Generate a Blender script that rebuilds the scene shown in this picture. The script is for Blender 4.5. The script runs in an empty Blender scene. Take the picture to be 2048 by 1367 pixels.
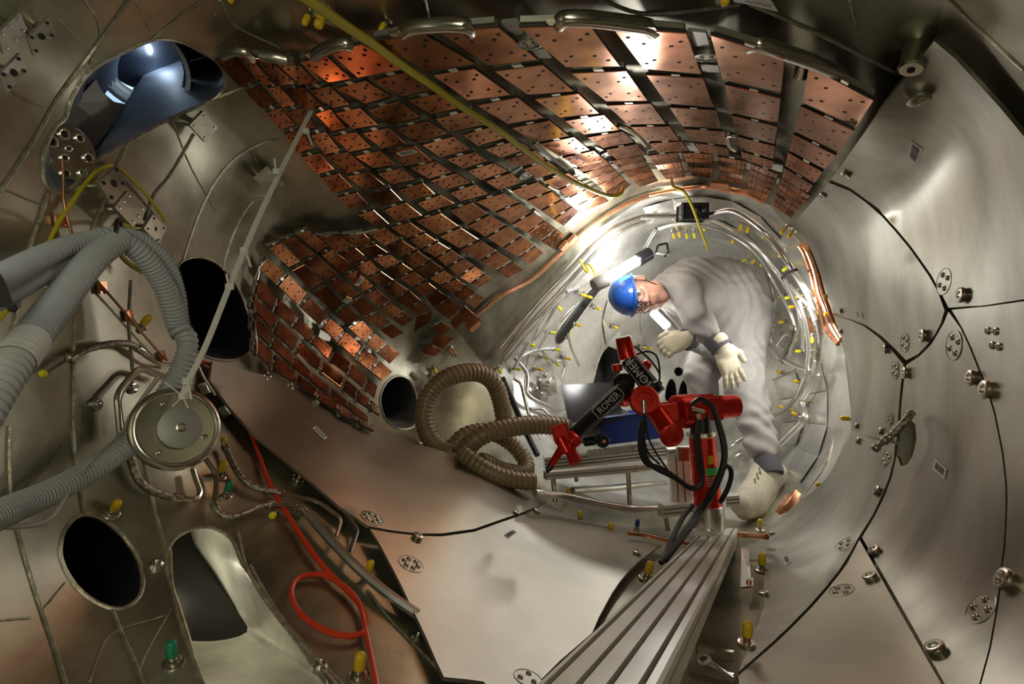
import bpy, bmesh, math, random
import numpy as np
from mathutils import Vector, Matrix, geometry
random.seed(7); np.random.seed(7)
SC = bpy.context.scene
COL = SC.collection
F = 1138.0; CX, CY = 1024.0, 683.5
PITCH = math.radians(12.7)
CAM = Vector((0, 0, 1.0))
RT = Vector((1, 0, 0)); FW = Vector((0, math.cos(PITCH), math.sin(PITCH))); UP = Vector((0, -math.sin(PITCH), math.cos(PITCH)))
def P(x, y, d):
    d = float(d); x = float(x); y = float(y)
    return CAM + d * (FW + RT * ((x - CX) / F) - UP * ((y - CY) / F))
def cdir(r, u, f):
    v = RT * r + UP * u + FW * f
    return v.normalized()
# ---------------------------------------------------------------- camera, world, lights, exposure
cam_data = bpy.data.cameras.new('camera'); cam = bpy.data.objects.new('camera', cam_data); COL.objects.link(cam)
cam_data.sensor_width = 36.0; cam_data.lens = 36.0 * F / 2048.0; cam_data.clip_start = 0.02
cam.location = CAM; cam.rotation_euler = (math.radians(90) + PITCH, 0, 0)
SC.camera = cam
w = bpy.data.worlds.new('world'); SC.world = w; w.use_nodes = True
w.node_tree.nodes['Background'].inputs[0].default_value = (0.6, 0.7, 0.9, 1); w.node_tree.nodes['Background'].inputs[1].default_value = 0.02
SC.view_settings.view_transform = 'Standard'; SC.view_settings.look = 'None'
SC.view_settings.exposure = 0.08; SC.view_settings.gamma = 1.0; SC.view_settings.use_curve_mapping = False
SC.cycles.max_bounces = 8; SC.cycles.glossy_bounces = 6; SC.cycles.transparent_max_bounces = 8
SC.cycles.sample_clamp_indirect = 4.0
def light(name, kind, loc, power, col, size=0.1, aim=None, size_y=None):
    l = bpy.data.lights.new(name, kind); l.energy = power; l.color = col
    if kind == 'AREA':
        l.size = size
        if size_y: l.shape = 'RECTANGLE'; l.size_y = size_y
    else: l.shadow_soft_size = size
    o = bpy.data.objects.new(name, l); COL.objects.link(o); o.location = loc
    if aim is not None: o.rotation_euler = (aim - Vector(loc)).to_track_quat('-Z', 'Y').to_euler()
    return o
WARM = (1.0, 0.96, 0.68); WHITE = (1.0, 0.99, 0.95)
light('work_lamp', 'AREA', CAM + RT*-0.20 + UP*0.40 - FW*0.32, 2.0, WARM, 0.40, CAM + FW*1.3 + RT*-0.05 - UP*0.1)
light('work_lamp', 'AREA', CAM + RT*0.02 + UP*0.12 - FW*0.45, 2.2, (1, .97, .76), 0.35, CAM + FW*1.2 - RT*0.35 - UP*.1)
light('side_fill', 'POINT', P(-150, 215, .56), 0.22, (.86, .94, 1.0), 0.04)  # unseen cool light, added to brighten the wall at the left edge
light('port_daylight', 'POINT', P(306, 104, 1.66), 0.6, (0.66, 0.83, 1.0), 0.03)
light('slot_fill', 'POINT', P(325, 1200, 1.17), 0.36, (1, .96, .78), 0.02)  # added light hidden inside the slot, brightens its right wall
light('tube_lamp_light', 'AREA', P(1246, 526, 2.46), 11.0, WHITE, 0.26, P(1170, 465, 2.6), 0.035)
light('tube_lamp_glow', 'POINT', P(1262, 520, 2.36), 4.2, WHITE, 0.05)
light('hand_lamp_glow', 'POINT', P(1306, 634, 3.0), 4.5, WHITE, 0.03)
light('chamber_fill', 'AREA', P(1560, 600, 2.25), 3.5, WHITE, 0.2, P(1620, 760, 2.5))  # added fill with no fixture, lifts the chamber's right side
# ---------------------------------------------------------------- materials
MATS = {}
def mat(name, col, metal=0.0, rough=0.5, var=0.15, scale=6.0, bump=0.0, stretch=None, emit=0.0, col2=None, rvar=0.1, rand=0.0, alpha=1.0, trans=0.0, bscale=None):
    m = bpy.data.materials.new(name); m.use_nodes = True; MATS[name] = m
    nt = m.node_tree; N = nt.nodes; L = nt.links
    b = N['Principled BSDF']
    b.inputs['Metallic'].default_value = metal; b.inputs['Roughness'].default_value = rough
    b.inputs['Base Color'].default_value = (*col, 1)
    if emit > 0:
        b.inputs['Emission Color'].default_value = (*col, 1); b.inputs['Emission Strength'].default_value = emit
    if alpha < 1: b.inputs['Alpha'].default_value = alpha
    if trans > 0: b.inputs['Transmission Weight'].default_value = trans
    if var > 0 or col2:
        tc = N.new('ShaderNodeTexCoord'); mp = N.new('ShaderNodeMapping'); L.new(tc.outputs['Object'], mp.inputs[0])
        if stretch: mp.inputs['Scale'].default_value = stretch
        nz = N.new('ShaderNodeTexNoise'); nz.inputs['Scale'].default_value = scale; nz.inputs['Detail'].default_value = 5
        nz.inputs['Roughness'].default_value = 0.6
        L.new(mp.outputs[0], nz.inputs['Vector'])
        cr = N.new('ShaderNodeValToRGB'); L.new(nz.outputs['Fac'], cr.inputs[0])
        c2 = col2 or tuple(max(0, c * (1 - var)) for c in col); c1 = col if col2 else tuple(min(1, c * (1 + var)) for c in col)
        cr.color_ramp.elements[0].position = 0.34; cr.color_ramp.elements[0].color = (*c2, 1)
        cr.color_ramp.elements[1].position = 0.66; cr.color_ramp.elements[1].color = (*c1, 1)
        out = cr.outputs[0]
        if rand > 0:
            oi = N.new('ShaderNodeObjectInfo'); hv = N.new('ShaderNodeHueSaturation')
            mr = N.new('ShaderNodeMapRange'); mr.inputs[3].default_value = 1 - rand; mr.inputs[4].default_value = 1 + rand * .6
            L.new(oi.outputs['Random'], mr.inputs[0]); L.new(mr.outputs[0], hv.inputs['Value']); L.new(out, hv.inputs['Color'])
            out = hv.outputs[0]
        L.new(out, b.inputs['Base Color'])
        rr = N.new('ShaderNodeMapRange'); rr.inputs[3].default_value = max(.03, rough - rvar); rr.inputs[4].default_value = min(1, rough + rvar)
        L.new(nz.outputs['Fac'], rr.inputs[0]); L.new(rr.outputs[0], b.inputs['Roughness'])
        if bump > 0:
            bp = N.new('ShaderNodeBump'); bp.inputs['Strength'].default_value = bump; bp.inputs['Distance'].default_value = 0.01
            if bscale:
                n2 = N.new('ShaderNodeTexNoise'); n2.inputs['Scale'].default_value = bscale; L.new(mp.outputs[0], n2.inputs['Vector'])
                L.new(n2.outputs['Fac'], bp.inputs['Height'])
            else: L.new(nz.outputs['Fac'], bp.inputs['Height'])
            L.new(bp.outputs[0], b.inputs['Normal'])
    return m
M_WALL = mat('vessel_steel', (0.50, 0.475, 0.36), 0.82, 0.40, col2=(0.22, 0.205, 0.148), scale=4.5, rvar=0.14, stretch=(1.6, .8, 1), bump=0.05, bscale=9)
M_CEIL = mat('shade_toned_vessel_steel', (0.37, 0.35, 0.26), 0.9, 0.36, col2=(0.14, 0.13, 0.09), scale=4.5, rvar=0.14, stretch=(1.6, .8, 1), bump=0.05, bscale=9)  # vessel steel with the ceiling's shade put into its colour
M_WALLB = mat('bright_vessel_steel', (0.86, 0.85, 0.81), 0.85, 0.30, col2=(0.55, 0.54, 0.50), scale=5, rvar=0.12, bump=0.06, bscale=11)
M_WELD = mat('weld_steel', (0.62, 0.58, 0.45), 0.7, 0.40, col2=(0.36, 0.33, 0.25), scale=60, bump=0.3)
M_PANEL = mat('brushed_panel_steel', (0.47, 0.46, 0.40), 0.86, 0.36, col2=(0.27, 0.26, 0.21), scale=3.0, rvar=0.08, stretch=(1.0, 2.2, 0.8))
M_FPANEL = mat('floor_panel_steel', (0.50, 0.465, 0.39), 0.82, 0.36, col2=(0.36, 0.33, 0.27), scale=2.5, rvar=0.06)
M_COPPER = mat('copper', (0.62, 0.26, 0.12), 1.0, 0.17, col2=(0.39, 0.14, 0.06), scale=16, rvar=0.07, rand=0.18)
M_COPPIPE = mat('copper_pipe', (0.78, 0.36, 0.20), 0.9, 0.28, var=0.1, scale=20)
M_GAPSHADE = mat('gap_shade_backing', (0.05, 0.045, 0.04), 0.2, 0.6, var=0.1)  # dark tile sides and backs, put in to deepen shade in the gaps
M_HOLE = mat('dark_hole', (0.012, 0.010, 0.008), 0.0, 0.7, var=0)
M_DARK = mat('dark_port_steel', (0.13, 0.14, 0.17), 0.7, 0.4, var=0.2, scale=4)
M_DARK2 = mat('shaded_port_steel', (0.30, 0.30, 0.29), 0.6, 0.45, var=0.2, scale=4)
M_DISC = mat('matte_grey_disc', (0.42, 0.41, 0.38), 0.3, 0.5, var=0.04)
M_BLUEPORT = mat('port_lining', (0.24, 0.27, 0.33), 0.4, 0.55, var=0.3, scale=3, stretch=(1, 1, 4))
M_BROWNPORT = mat('brown_port_lining', (0.22, 0.19, 0.17), 0.5, 0.5, var=0.15, scale=3)
M_BELLOW = mat('pale_bellows_steel', (0.60, 0.68, 0.78), 0.5, 0.38, var=0.1, scale=5)
M_SLOT = mat('slot_port_steel', (0.72, 0.70, 0.60), 0.35, 0.38, var=0.2, scale=9, bump=.1)
M_SKYLIT = mat('daylit_window', (0.62, 0.76, 0.88), 0, 0.5, var=0, emit=1.5)
M_STEEL = mat('polished_steel', (0.66, 0.63, 0.55), 0.95, 0.22, var=0.12, scale=14)
M_STEELB = mat('bright_pipe_steel', (0.88, 0.87, 0.83), 0.92, 0.22, var=0.1, scale=14)
M_STRIP = mat('tile_backing_steel', (0.42, 0.41, 0.35), 0.7, 0.45, var=0.15, scale=14)
M_BRAID = mat('braided_steel', (0.62, 0.58, 0.48), 0.9, 0.3, col2=(0.18, 0.16, 0.12), scale=130, bump=0.4)
M_ALU = mat('anodised_aluminium', (0.82, 0.80, 0.75), 0.45, 0.34, var=0.05, scale=6)
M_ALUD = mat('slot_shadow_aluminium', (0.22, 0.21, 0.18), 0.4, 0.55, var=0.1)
M_YEL = mat('yellow_plastic', (0.85, 0.56, 0.02), 0.0, 0.38, var=0.08)
M_YELC = mat('yellow_cable', (0.52, 0.43, 0.02), 0.0, 0.42, var=0.08)
M_LEMON = mat('lemon_plastic', (0.85, 0.80, 0.03), 0.0, 0.4, var=0.06)
M_GREEN = mat('green_plastic', (0.02, 0.30, 0.16), 0.0, 0.35, var=0.08)
M_BLUEP = mat('blue_plastic', (0.02, 0.08, 0.40), 0.0, 0.4, var=0.08)
M_REDC = mat('red_cable', (0.80, 0.055, 0.015), 0.0, 0.35, var=0.06)
M_RED = mat('red_anodised_metal', (0.72, 0.030, 0.016), 0.55, 0.27, var=0.08, scale=9)
M_BLACK = mat('black_rubber', (0.014, 0.014, 0.015), 0.0, 0.42, var=0.1)
M_BLACKT = mat('black_tube', (0.025, 0.026, 0.028), 0.2, 0.22, var=0.1)
M_GREYH = mat('grey_hose', (0.44, 0.45, 0.45), 0.0, 0.5, var=0.06)
M_WHITE = mat('white_plastic', (0.74, 0.72, 0.66), 0.0, 0.45, var=0.04)
M_LABEL = mat('paper_label', (0.80, 0.79, 0.74), 0.0, 0.6, var=0.04)
M_PRINT = mat('print_ink', (0.05, 0.05, 0.05), 0.0, 0.7, var=0)
M_DUCT = mat('tan_duct', (0.33, 0.25, 0.15), 0.0, 0.32, var=0.12, scale=10)
M_DUCTR = mat('duct_wire_rib', (0.24, 0.16, 0.07), 0.1, 0.35, var=0.1, scale=10)
M_FILM = mat('clear_plastic_film', (0.85, 0.88, 0.92), 0.0, 0.16, var=0, alpha=0.07)
M_CLOTH = mat('grey_coverall_cloth', (0.32, 0.30, 0.28), 0.0, 0.85, var=0.05, scale=30, bump=0.15, bscale=14)
M_CUFF = mat('dark_cuff_cloth', (0.085, 0.085, 0.09), 0.0, 0.85, var=0.1, scale=60)
M_GLOVE = mat('cream_glove', (0.62, 0.56, 0.40), 0.0, 0.8, var=0.06, scale=40)
M_SKIN = mat('skin', (0.60, 0.31, 0.22), 0.0, 0.5, var=0.10, scale=18)
M_HAIR = mat('grey_hair', (0.55, 0.50, 0.43), 0.0, 0.8, var=0.15, scale=60)
M_HELMET = mat('blue_helmet', (0.02, 0.10, 0.42), 0.0, 0.22, var=0.05)
M_SHOE = mat('cream_shoe_fabric', (0.50, 0.46, 0.35), 0.0, 0.75, var=0.1, scale=40, bump=0.15)
M_SOLE = mat('pale_sole', (0.42, 0.38, 0.22), 0.0, 0.6, var=0.1)
M_EYE = mat('eye_white', (0.7, 0.68, 0.64), 0.0, 0.3, var=0)
M_LAMPT = mat('lit_tube', (1.0, 0.97, 0.9), 0, .3, var=0, emit=9.0)
M_LAMPC = mat('lit_clear_tube', (0.92, 0.95, 1.0), 0, .2, var=0, emit=1.6)
M_GREYP = mat('grey_plastic', (0.40, 0.39, 0.36), 0.0, 0.45, var=0.06)
M_SCREEN = mat('dark_glossy_screen', (0.05, 0.05, 0.06), 0.0, 0.18, var=0)
M_CRATE = mat('blue_crate_plastic', (0.012, 0.06, 0.36), 0.0, 0.4, var=0.08)
M_TAPEG = mat('green_sticker', (0.10, 0.62, 0.14), 0.0, 0.5, var=0)
# ---------------------------------------------------------------- object helpers
NAMES = {}
class MB:
    def __init__(s): s.v = []; s.f = []; s.mi = []
    def add(s, v, f, mi=0):
        o = len(s.v); s.v += [Vector(a) for a in v]; s.f += [tuple(i + o for i in q) for q in f]; s.mi += [mi] * len(f); return s
def thing(name, label, cat, loc, group=None):
    o = bpy.data.objects.new(name, None); COL.objects.link(o); o.location = loc; o.empty_display_size = 0.02
    o['label'] = label; o['category'] = cat
    if group: o['group'] = group
    return o
def wloc(o):
    l = Vector(o.location)
    while o.parent: o = o.parent; l += Vector(o.location)
    return l
def obj(name, mb, mats, parent=None, smooth=True, origin=None, label=None, kind=None):
    if not isinstance(mats, (list, tuple)): mats = [mats]
    if origin is None:
        origin = wloc(parent) if parent else (sum(mb.v, Vector()) / max(1, len(mb.v)))
    me = bpy.data.meshes.new(name)
    me.from_pydata([v - origin for v in mb.v], [], mb.f)
    for m in mats: me.materials.append(m)
    if len(mats) > 1: me.polygons.foreach_set('material_index', mb.mi)
    if smooth:
        me.polygons.foreach_set('use_smooth', [True] * len(me.polygons))
        try: me.set_sharp_from_angle(angle=math.radians(42))
        except Exception: pass
    me.update()
    o = bpy.data.objects.new(name, me); COL.objects.link(o)
    if parent: o.parent = parent; o.location = origin - wloc(parent)
    else: o.location = origin
    if label: o['label'] = label
    if kind: o['kind'] = kind
    return o
def top(name, mb, mats, label, cat, group=None, smooth=True, kind=None):
    o = obj(name, mb, mats, None, smooth); o['label'] = label; o['category'] = cat
    if group: o['group'] = group
    if kind: o['kind'] = kind
    return o
def spline(pts, n=8):
    pts = [Vector(p) for p in pts]
    if len(pts) < 3: return [pts[0].lerp(pts[-1], i / n) for i in range(n + 1)]
    q = [pts[0] * 2 - pts[1]] + pts + [pts[-1] * 2 - pts[-2]]; out = []
    for i in range(1, len(q) - 2):
        a, b, c, d = q[i-1:i+3]
        for k in range(n):
            t = k / n
            out.append(.5 * ((2*b) + (-a + c)*t + (2*a - 5*b + 4*c - d)*t*t + (-a + 3*b - 3*c + d)*t*t*t))
    out.append(pts[-1]); return out
def resample(pts, step):
    L = [0]
    for a, b in zip(pts, pts[1:]): L.append(L[-1] + (b - a).length)
    n = max(2, int(L[-1] / step)); out = []; j = 0
    for i in range(n + 1):
        s = L[-1] * i / n
        while j < len(pts) - 2 and L[j+1] < s: j += 1
        d = L[j+1] - L[j]; out.append(pts[j].lerp(pts[j+1], (s - L[j]) / d if d > 0 else 0))
    return out
def fillet(pts, r=0.012, n=4):
    pts = [Vector(p) for p in pts]; out = [pts[0]]
    for a, b, c in zip(pts, pts[1:], pts[2:]):
        l1 = (a - b).length; l2 = (c - b).length; k = min(r, l1 * .45, l2 * .45)
        p0 = b + (a - b).normalized() * k; p1 = b + (c - b).normalized() * k
        for i in range(n + 1):
            t = i / n; out.append(p0.lerp(b, t).lerp(b.lerp(p1, t), t))
    out.append(pts[-1]); return out
def frames(pts):
    T = []
    for i in range(len(pts)):
        t = pts[min(i+1, len(pts)-1)] - pts[max(i-1, 0)]
        T.append(t.normalized() if t.length > 1e-9 else Vector((0, 0, 1)))
    n = T[0].orthogonal().normalized(); out = []
    for t in T:
        n = n - t * n.dot(t)
        n = n.normalized() if n.length > 1e-6 else t.orthogonal().normalized()
        out.append((n.copy(), t.cross(n)))
    return out
def g_tube(mb, pts, r, seg=8, mi=0, rf=None, cap=True, flat=1.0):
    fr = frames(pts); v = []; f = []; n = len(pts)
    for i, p in enumerate(pts):
        rr = (rf(i) if rf else r)
        for k in range(seg):
            a = 2 * math.pi * k / seg; v.append(p + (fr[i][0] * math.cos(a) + fr[i][1] * math.sin(a) * flat) * rr)
    for i in range(n - 1):
        for k in range(seg):
            k2 = (k + 1) % seg; f.append((i*seg+k, i*seg+k2, (i+1)*seg+k2, (i+1)*seg+k))
    if cap: f.append(tuple(range(seg))[::-1]); f.append(tuple((n-1)*seg + k for k in range(seg)))
    return mb.add(v, f, mi)
def g_lathe(mb, p0, ax, prof, seg=16, mi=0, mis=None):
    ax = Vector(ax).normalized(); a = ax.orthogonal().normalized(); b = ax.cross(a); v = []; f = []; n = len(prof)
    for (z, r) in prof:
        for k in range(seg):
            t = 2 * math.pi * k / seg; v.append(Vector(p0) + ax * z + (a * math.cos(t) + b * math.sin(t)) * max(r, 1e-5))
    for i in range(n - 1):
        for k in range(seg):
            k2 = (k+1) % seg; f.append((i*seg+k, i*seg+k2, (i+1)*seg+k2, (i+1)*seg+k))
    f.append(tuple(range(seg))[::-1]); f.append(tuple((n-1)*seg+k for k in range(seg)))
    return mb.add(v, f, mi)
def g_cyl(mb, a, b, r, r2=None, seg=14, mi=0, bev=0.0):
    a = Vector(a); b = Vector(b); L = (b - a).length; r2 = r if r2 is None else r2
    if bev > 0: prof = [(0, r - bev), (bev, r), (L - bev, r2), (L, r2 - bev)]
    else: prof = [(0, r), (L, r2)]
    return g_lathe(mb, a, b - a, prof, seg, mi)
def g_box(mb, c, ax, ay, az, mi=0, bev=0.0):
    c = Vector(c)
    if bev <= 0:
        v = [c + ax*x + ay*y + az*z for x in (-1, 1) for y in (-1, 1) for z in (-1, 1)]
        f = [(0,1,3,2),(4,6,7,5),(0,4,5,1),(2,3,7,6),(0,2,6,4),(1,5,7,3)]
        return mb.add(v, f, mi)
    bm = bmesh.new(); bmesh.ops.create_cube(bm, size=2)
    M = Matrix((ax, ay, az)).transposed()
    for vv in bm.verts: vv.co = c + M @ vv.co
    bmesh.ops.bevel(bm, geom=list(bm.edges), offset=bev, segments=2, affect='EDGES', profile=.5)
    bm.verts.index_update(); v = [x.co.copy() for x in bm.verts]; f = [tuple(q.index for q in fc.verts) for fc in bm.faces]; bm.free()
    return mb.add(v, f, mi)
def g_ball(mb, c, r, seg=12, mi=0, ax=None, sc=(1, 1, 1)):
    X, Y, Z = ax or (Vector((1,0,0)), Vector((0,1,0)), Vector((0,0,1)))
    n = max(4, seg // 2); v = []; f = []
    for i in range(n + 1):
        t = math.pi * i / n
        for k in range(seg):
            a = 2*math.pi*k/seg
            v.append(Vector(c) + (X*math.sin(t)*math.cos(a)*sc[0] + Y*math.sin(t)*math.sin(a)*sc[1] + Z*math.cos(t)*sc[2]) * r)
    for i in range(n):
        for k in range(seg):
            k2 = (k+1) % seg; f.append((i*seg+k, (i+1)*seg+k, (i+1)*seg+k2, i*seg+k2))
    return mb.add(v, f, mi)
def g_text(mb, s, o, xd, yd, h, mi=0, off=0.0):
    cu = bpy.data.curves.new('t', 'FONT'); cu.body = s; cu.size = 1.0; cu.align_x = 'CENTER'; cu.align_y = 'CENTER'; cu.resolution_u = 2
    ob = bpy.data.objects.new('t', cu); COL.objects.link(ob)
    me = ob.to_mesh(); zd = xd.cross(yd).normalized()
    v = [Vector(o) + xd.normalized()*q.co.x*h + yd.normalized()*q.co.y*h + zd*off for q in me.vertices]; f = [tuple(p.vertices) for p in me.polygons]
    ob.to_mesh_clear(); bpy.data.objects.remove(ob); bpy.data.curves.remove(cu)
    return mb.add(v, f, mi)
def inpoly(x, y, poly):
    r = False; n = len(poly); j = n - 1
    for i in range(n):
        xi, yi = poly[i]; xj, yj = poly[j]
        if (yi > y) != (yj > y) and x < (xj - xi) * (y - yi) / (yj - yi) + xi: r = not r
        j = i
    return r
def densify(poly, step, closed=True):
    out = []; n = len(poly)
    for i in range(n if closed else n - 1):
        a = poly[i]; b = poly[(i+1) % n]; k = max(1, int(math.hypot(b[0]-a[0], b[1]-a[1]) / step))
        for t in range(k): out.append((a[0] + (b[0]-a[0])*t/k, a[1] + (b[1]-a[1])*t/k))
    if not closed: out.append(poly[-1])
    return out
def smooth2(poly, n=4, closed=True):
    q = [Vector((*p, 0)) for p in poly]
    if closed:
        q = q[-2:] + q + q[:2]
        s = spline(q, n); s = s[2*n: 2*n + len(poly)*n]
    else: s = spline(q, n)
    return [(p.x, p.y) for p in s]
def zz(pts, ox, oy, s): return [(ox + x*s, oy + y*s) for x, y in pts]
# ---------------------------------------------------------------- the vessel: distance of its inner surface in every direction
CTRL = [(-900,-800,.42),(-900,683,.45),(-900,2170,.42),(1024,-800,.46),(1024,2170,.45),(2950,-800,.45),(2950,683,.55),(2950,2170,.45),
(-900,0,.44),(-900,1367,.43),(2950,0,.5),(2950,1367,.5),(0,-800,.44),(2048,-800,.46),(0,2170,.42),(2048,2170,.44),
(0,0,.85),(0,350,.88),(0,683,.88),(0,1000,.84),(0,1367,.72),
(300,0,.98),(600,0,1.02),(1024,0,.98),(1500,0,.95),(2048,0,.8),
(250,250,1.15),(420,110,1.25),(470,300,1.45),(300,450,1.2),(300,700,1.2),(200,1120,1.0),(350,860,1.2),(500,650,1.75),(400,560,1.5),(420,1367,.85),(420,1100,1.1),(600,1300,.95),(600,1000,1.35),(500,850,1.55),(800,1367,.92),
(650,110,1.25),(1000,60,1.12),(1300,60,1.12),(1600,140,1.2),(1740,200,1.25),(700,400,1.85),(750,250,1.52),(1000,200,1.46),(1300,200,1.58),(1560,250,1.68),(900,420,2.05),(1100,400,2.3),(1300,330,2.4),(1450,330,2.35),(1580,420,2.25),(560,480,1.95),(520,600,1.98),(700,600,2.35),(850,550,2.42),(950,620,2.65),(750,720,2.5),(600,720,2.15),(800,800,2.55),(900,830,2.5),
(1000,700,2.8),(1100,560,2.78),(1200,450,2.65),(1400,400,2.5),(1550,450,2.4),(1640,600,2.25),(1690,800,2.1),(1650,950,2.0),(1250,520,3.0),(1150,700,3.2),(1300,700,3.8),(1400,600,3.7),(1450,750,3.6),(1550,550,2.95),(1600,700,2.85),(1580,850,2.8),(1420,480,3.12),(1530,640,3.3),(1530,760,3.25),(1400,880,3.3),(1250,850,3.4),
(1100,900,2.65),(1250,980,2.5),(1400,1000,2.5),(1500,1020,2.5),(1580,1000,2.2),(1250,1100,1.85),(1520,1100,1.8),(1500,1250,1.3),(1250,1250,1.35),(1050,1100,1.66),(950,1000,1.8),(800,1000,1.62),(700,900,1.75),(900,1200,1.25),(1200,1367,1.08),(1500,1367,1.02),(650,800,1.95),
(1750,400,1.75),(1750,600,1.8),(1800,900,1.58),(1900,300,1.38),(1900,683,1.36),(2048,683,1.1),(2048,350,1.05),(2048,1000,1.02),(1800,1150,1.3),(1700,1250,1.2),(2048,1367,.84),(1800,1367,.98),(1850,100,1.15)]
_c = np.array(CTRL); _X = (_c[:, :2] - [CX, CY]) / 1000.0; _Y = np.log(_c[:, 2])
def _k(r): return np.where(r > 1e-9, r*r*np.log(np.maximum(r, 1e-9)), 0)
_n = len(_X); _A = np.zeros((_n+3, _n+3))
_A[:_n, :_n] = _k(np.linalg.norm(_X[:, None] - _X[None], axis=2)) + np.eye(_n)*0.004
_A[:_n, _n] = 1; _A[:_n, _n+1:] = _X; _A[_n, :_n] = 1; _A[_n+1:, :_n] = _X.T
_W = np.linalg.solve(_A, np.concatenate([_Y, [0, 0, 0]]))
def Dmany(xy):
    q = (np.asarray(xy, float) - [CX, CY]) / 1000.0
    out = np.empty(len(q))
    for i in range(0, len(q), 4000):
        s = q[i:i+4000]; k = _k(np.linalg.norm(s[:, None] - _X[None], axis=2))
        out[i:i+4000] = k @ _W[:_n] + _W[_n] + s @ _W[_n+1:]
    return np.exp(out)
_dc = {}
def D(x, y):
    k = (round(x, 1), round(y, 1))
    if k not in _dc: _dc[k] = float(Dmany([(x, y)])[0])
    return _dc[k]
def W(x, y, off=0.0):
    """point of the vessel surface seen at pixel x, y, lifted OFF metres off it into the room"""
    d = D(x, y); p = P(x, y, d)
    if not off: return p
    v = CAM - p; c = max(.28, abs(v.normalized().dot(WN(x, y))))
    return P(x, y, d * (1 - off / (c * v.length)))
def proj(p):
    q = p - CAM; z = q.dot(FW); return CX + F*q.dot(RT)/z, CY - F*q.dot(UP)/z
def base_for(x, y, n, h, lift=0.0):
    """wall point whose outgrowth of height h along n is seen at pixel x, y"""
    bx, by = x, y
    for _ in range(4):
        px, py = proj(W(bx, by, lift) + n*h); bx += x - px; by += y - py
    return W(bx, by, lift)
_nc = {}
def WN(x, y):
    k = (round(x, 1), round(y, 1))
    if k not in _nc:
        e = 14.0; a = P(x+e, y, D(x+e, y)) - P(x-e, y, D(x-e, y)); b = P(x, y+e, D(x, y+e)) - P(x, y-e, D(x, y-e))
        n = a.cross(b).normalized()
        if n.dot(CAM - P(x, y, D(x, y))) < 0: n = -n
        _nc[k] = n
    return _nc[k]
# openings
PORTS = {
 'upper': smooth2(zz([(255,960),(270,860),(330,740),(385,690),(420,580),(500,450),(600,370),(760,290),(880,240),(960,232),(1060,250),(1160,300),(1260,360),(1305,430),(1300,520),(1230,590),(1000,690),(800,800),(620,900),(530,960),(470,1050),(400,1110),(330,1115),(270,1070)], 0, 0, .3418), 3),
 'round': smooth2([(352,545),(365,523),(395,515),(430,525),(465,560),(490,610),(503,660),(500,700),(470,718),(425,716),(385,695),(362,655),(354,600)], 3),
 'lower': smooth2(zz([(320,640),(340,560),(400,490),(470,475),(560,510),(650,590),(720,690),(750,790),(745,880),(700,940),(630,968),(540,950),(430,880),(360,790),(325,710)], 0, 850, .3783), 3),
 'slot': smooth2(zz([(890,680),(920,610),(1000,560),(1100,540),(1190,580),(1240,640),(1280,740),(1350,840),(1440,960),(1530,1090),(1640,1250),(1720,1400),(1500,1480),(1200,1460),(1060,1350),(1020,1200),(960,1000),(910,850),(885,750)], 0, 850, .3783), 3),
 'middle': smooth2([(760,805),(768,772),(790,753),(815,757),(830,782),(835,815),(830,848),(805,858),(775,845)], 3),
 'far_slot': smooth2([(1184,780),(1190,750),(1200,715),(1213,695),(1225,690),(1236,698),(1240,730),(1238,770),(1225,800),(1200,800)], 3),
 'far_round': smooth2([(1348,743),(1351,736),(1358,734),(1365,738),(1366,746),(1361,751),(1353,751)], 2),
 'far_low_one': smooth2([(1331,800),(1333,772),(1341,758),(1349,762),(1353,780),(1352,800)], 3),
 'far_low_two': smooth2([(1358,800),(1361,768),(1372,757),(1384,762),(1391,780),(1393,800)], 3),
 'far_long': smooth2([(1111,676),(1116,660),(1140,628),(1170,590),(1195,566),(1205,568),(1200,580),(1170,620),(1145,655),(1125,684),(1115,686)], 3),
}
B_BACK = [(990,760),(1020,690),(1070,620),(1130,540),(1200,455),(1280,402),(1370,378),(1450,376),(1540,410),(1610,495),(1660,600),(1688,700),(1705,850),(1660,950),(1600,1010),(1545,1050),(1400,1030),(1200,1000),(1080,950),(1000,880)]
L_LC = [(620,-800),(560,-10),(425,100),(600,305),(760,455),(900,640),(990,760)]
L_CR = [(1540,410),(1640,370),(1870,80),(2100,-800)]
L_RF = [(1545,1050),(1490,1367),(1480,2170)]
L_FL = [(1000,880),(830,880),(500,725),(430,760),(640,1060),(860,1367),(1000,2170)]
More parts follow.
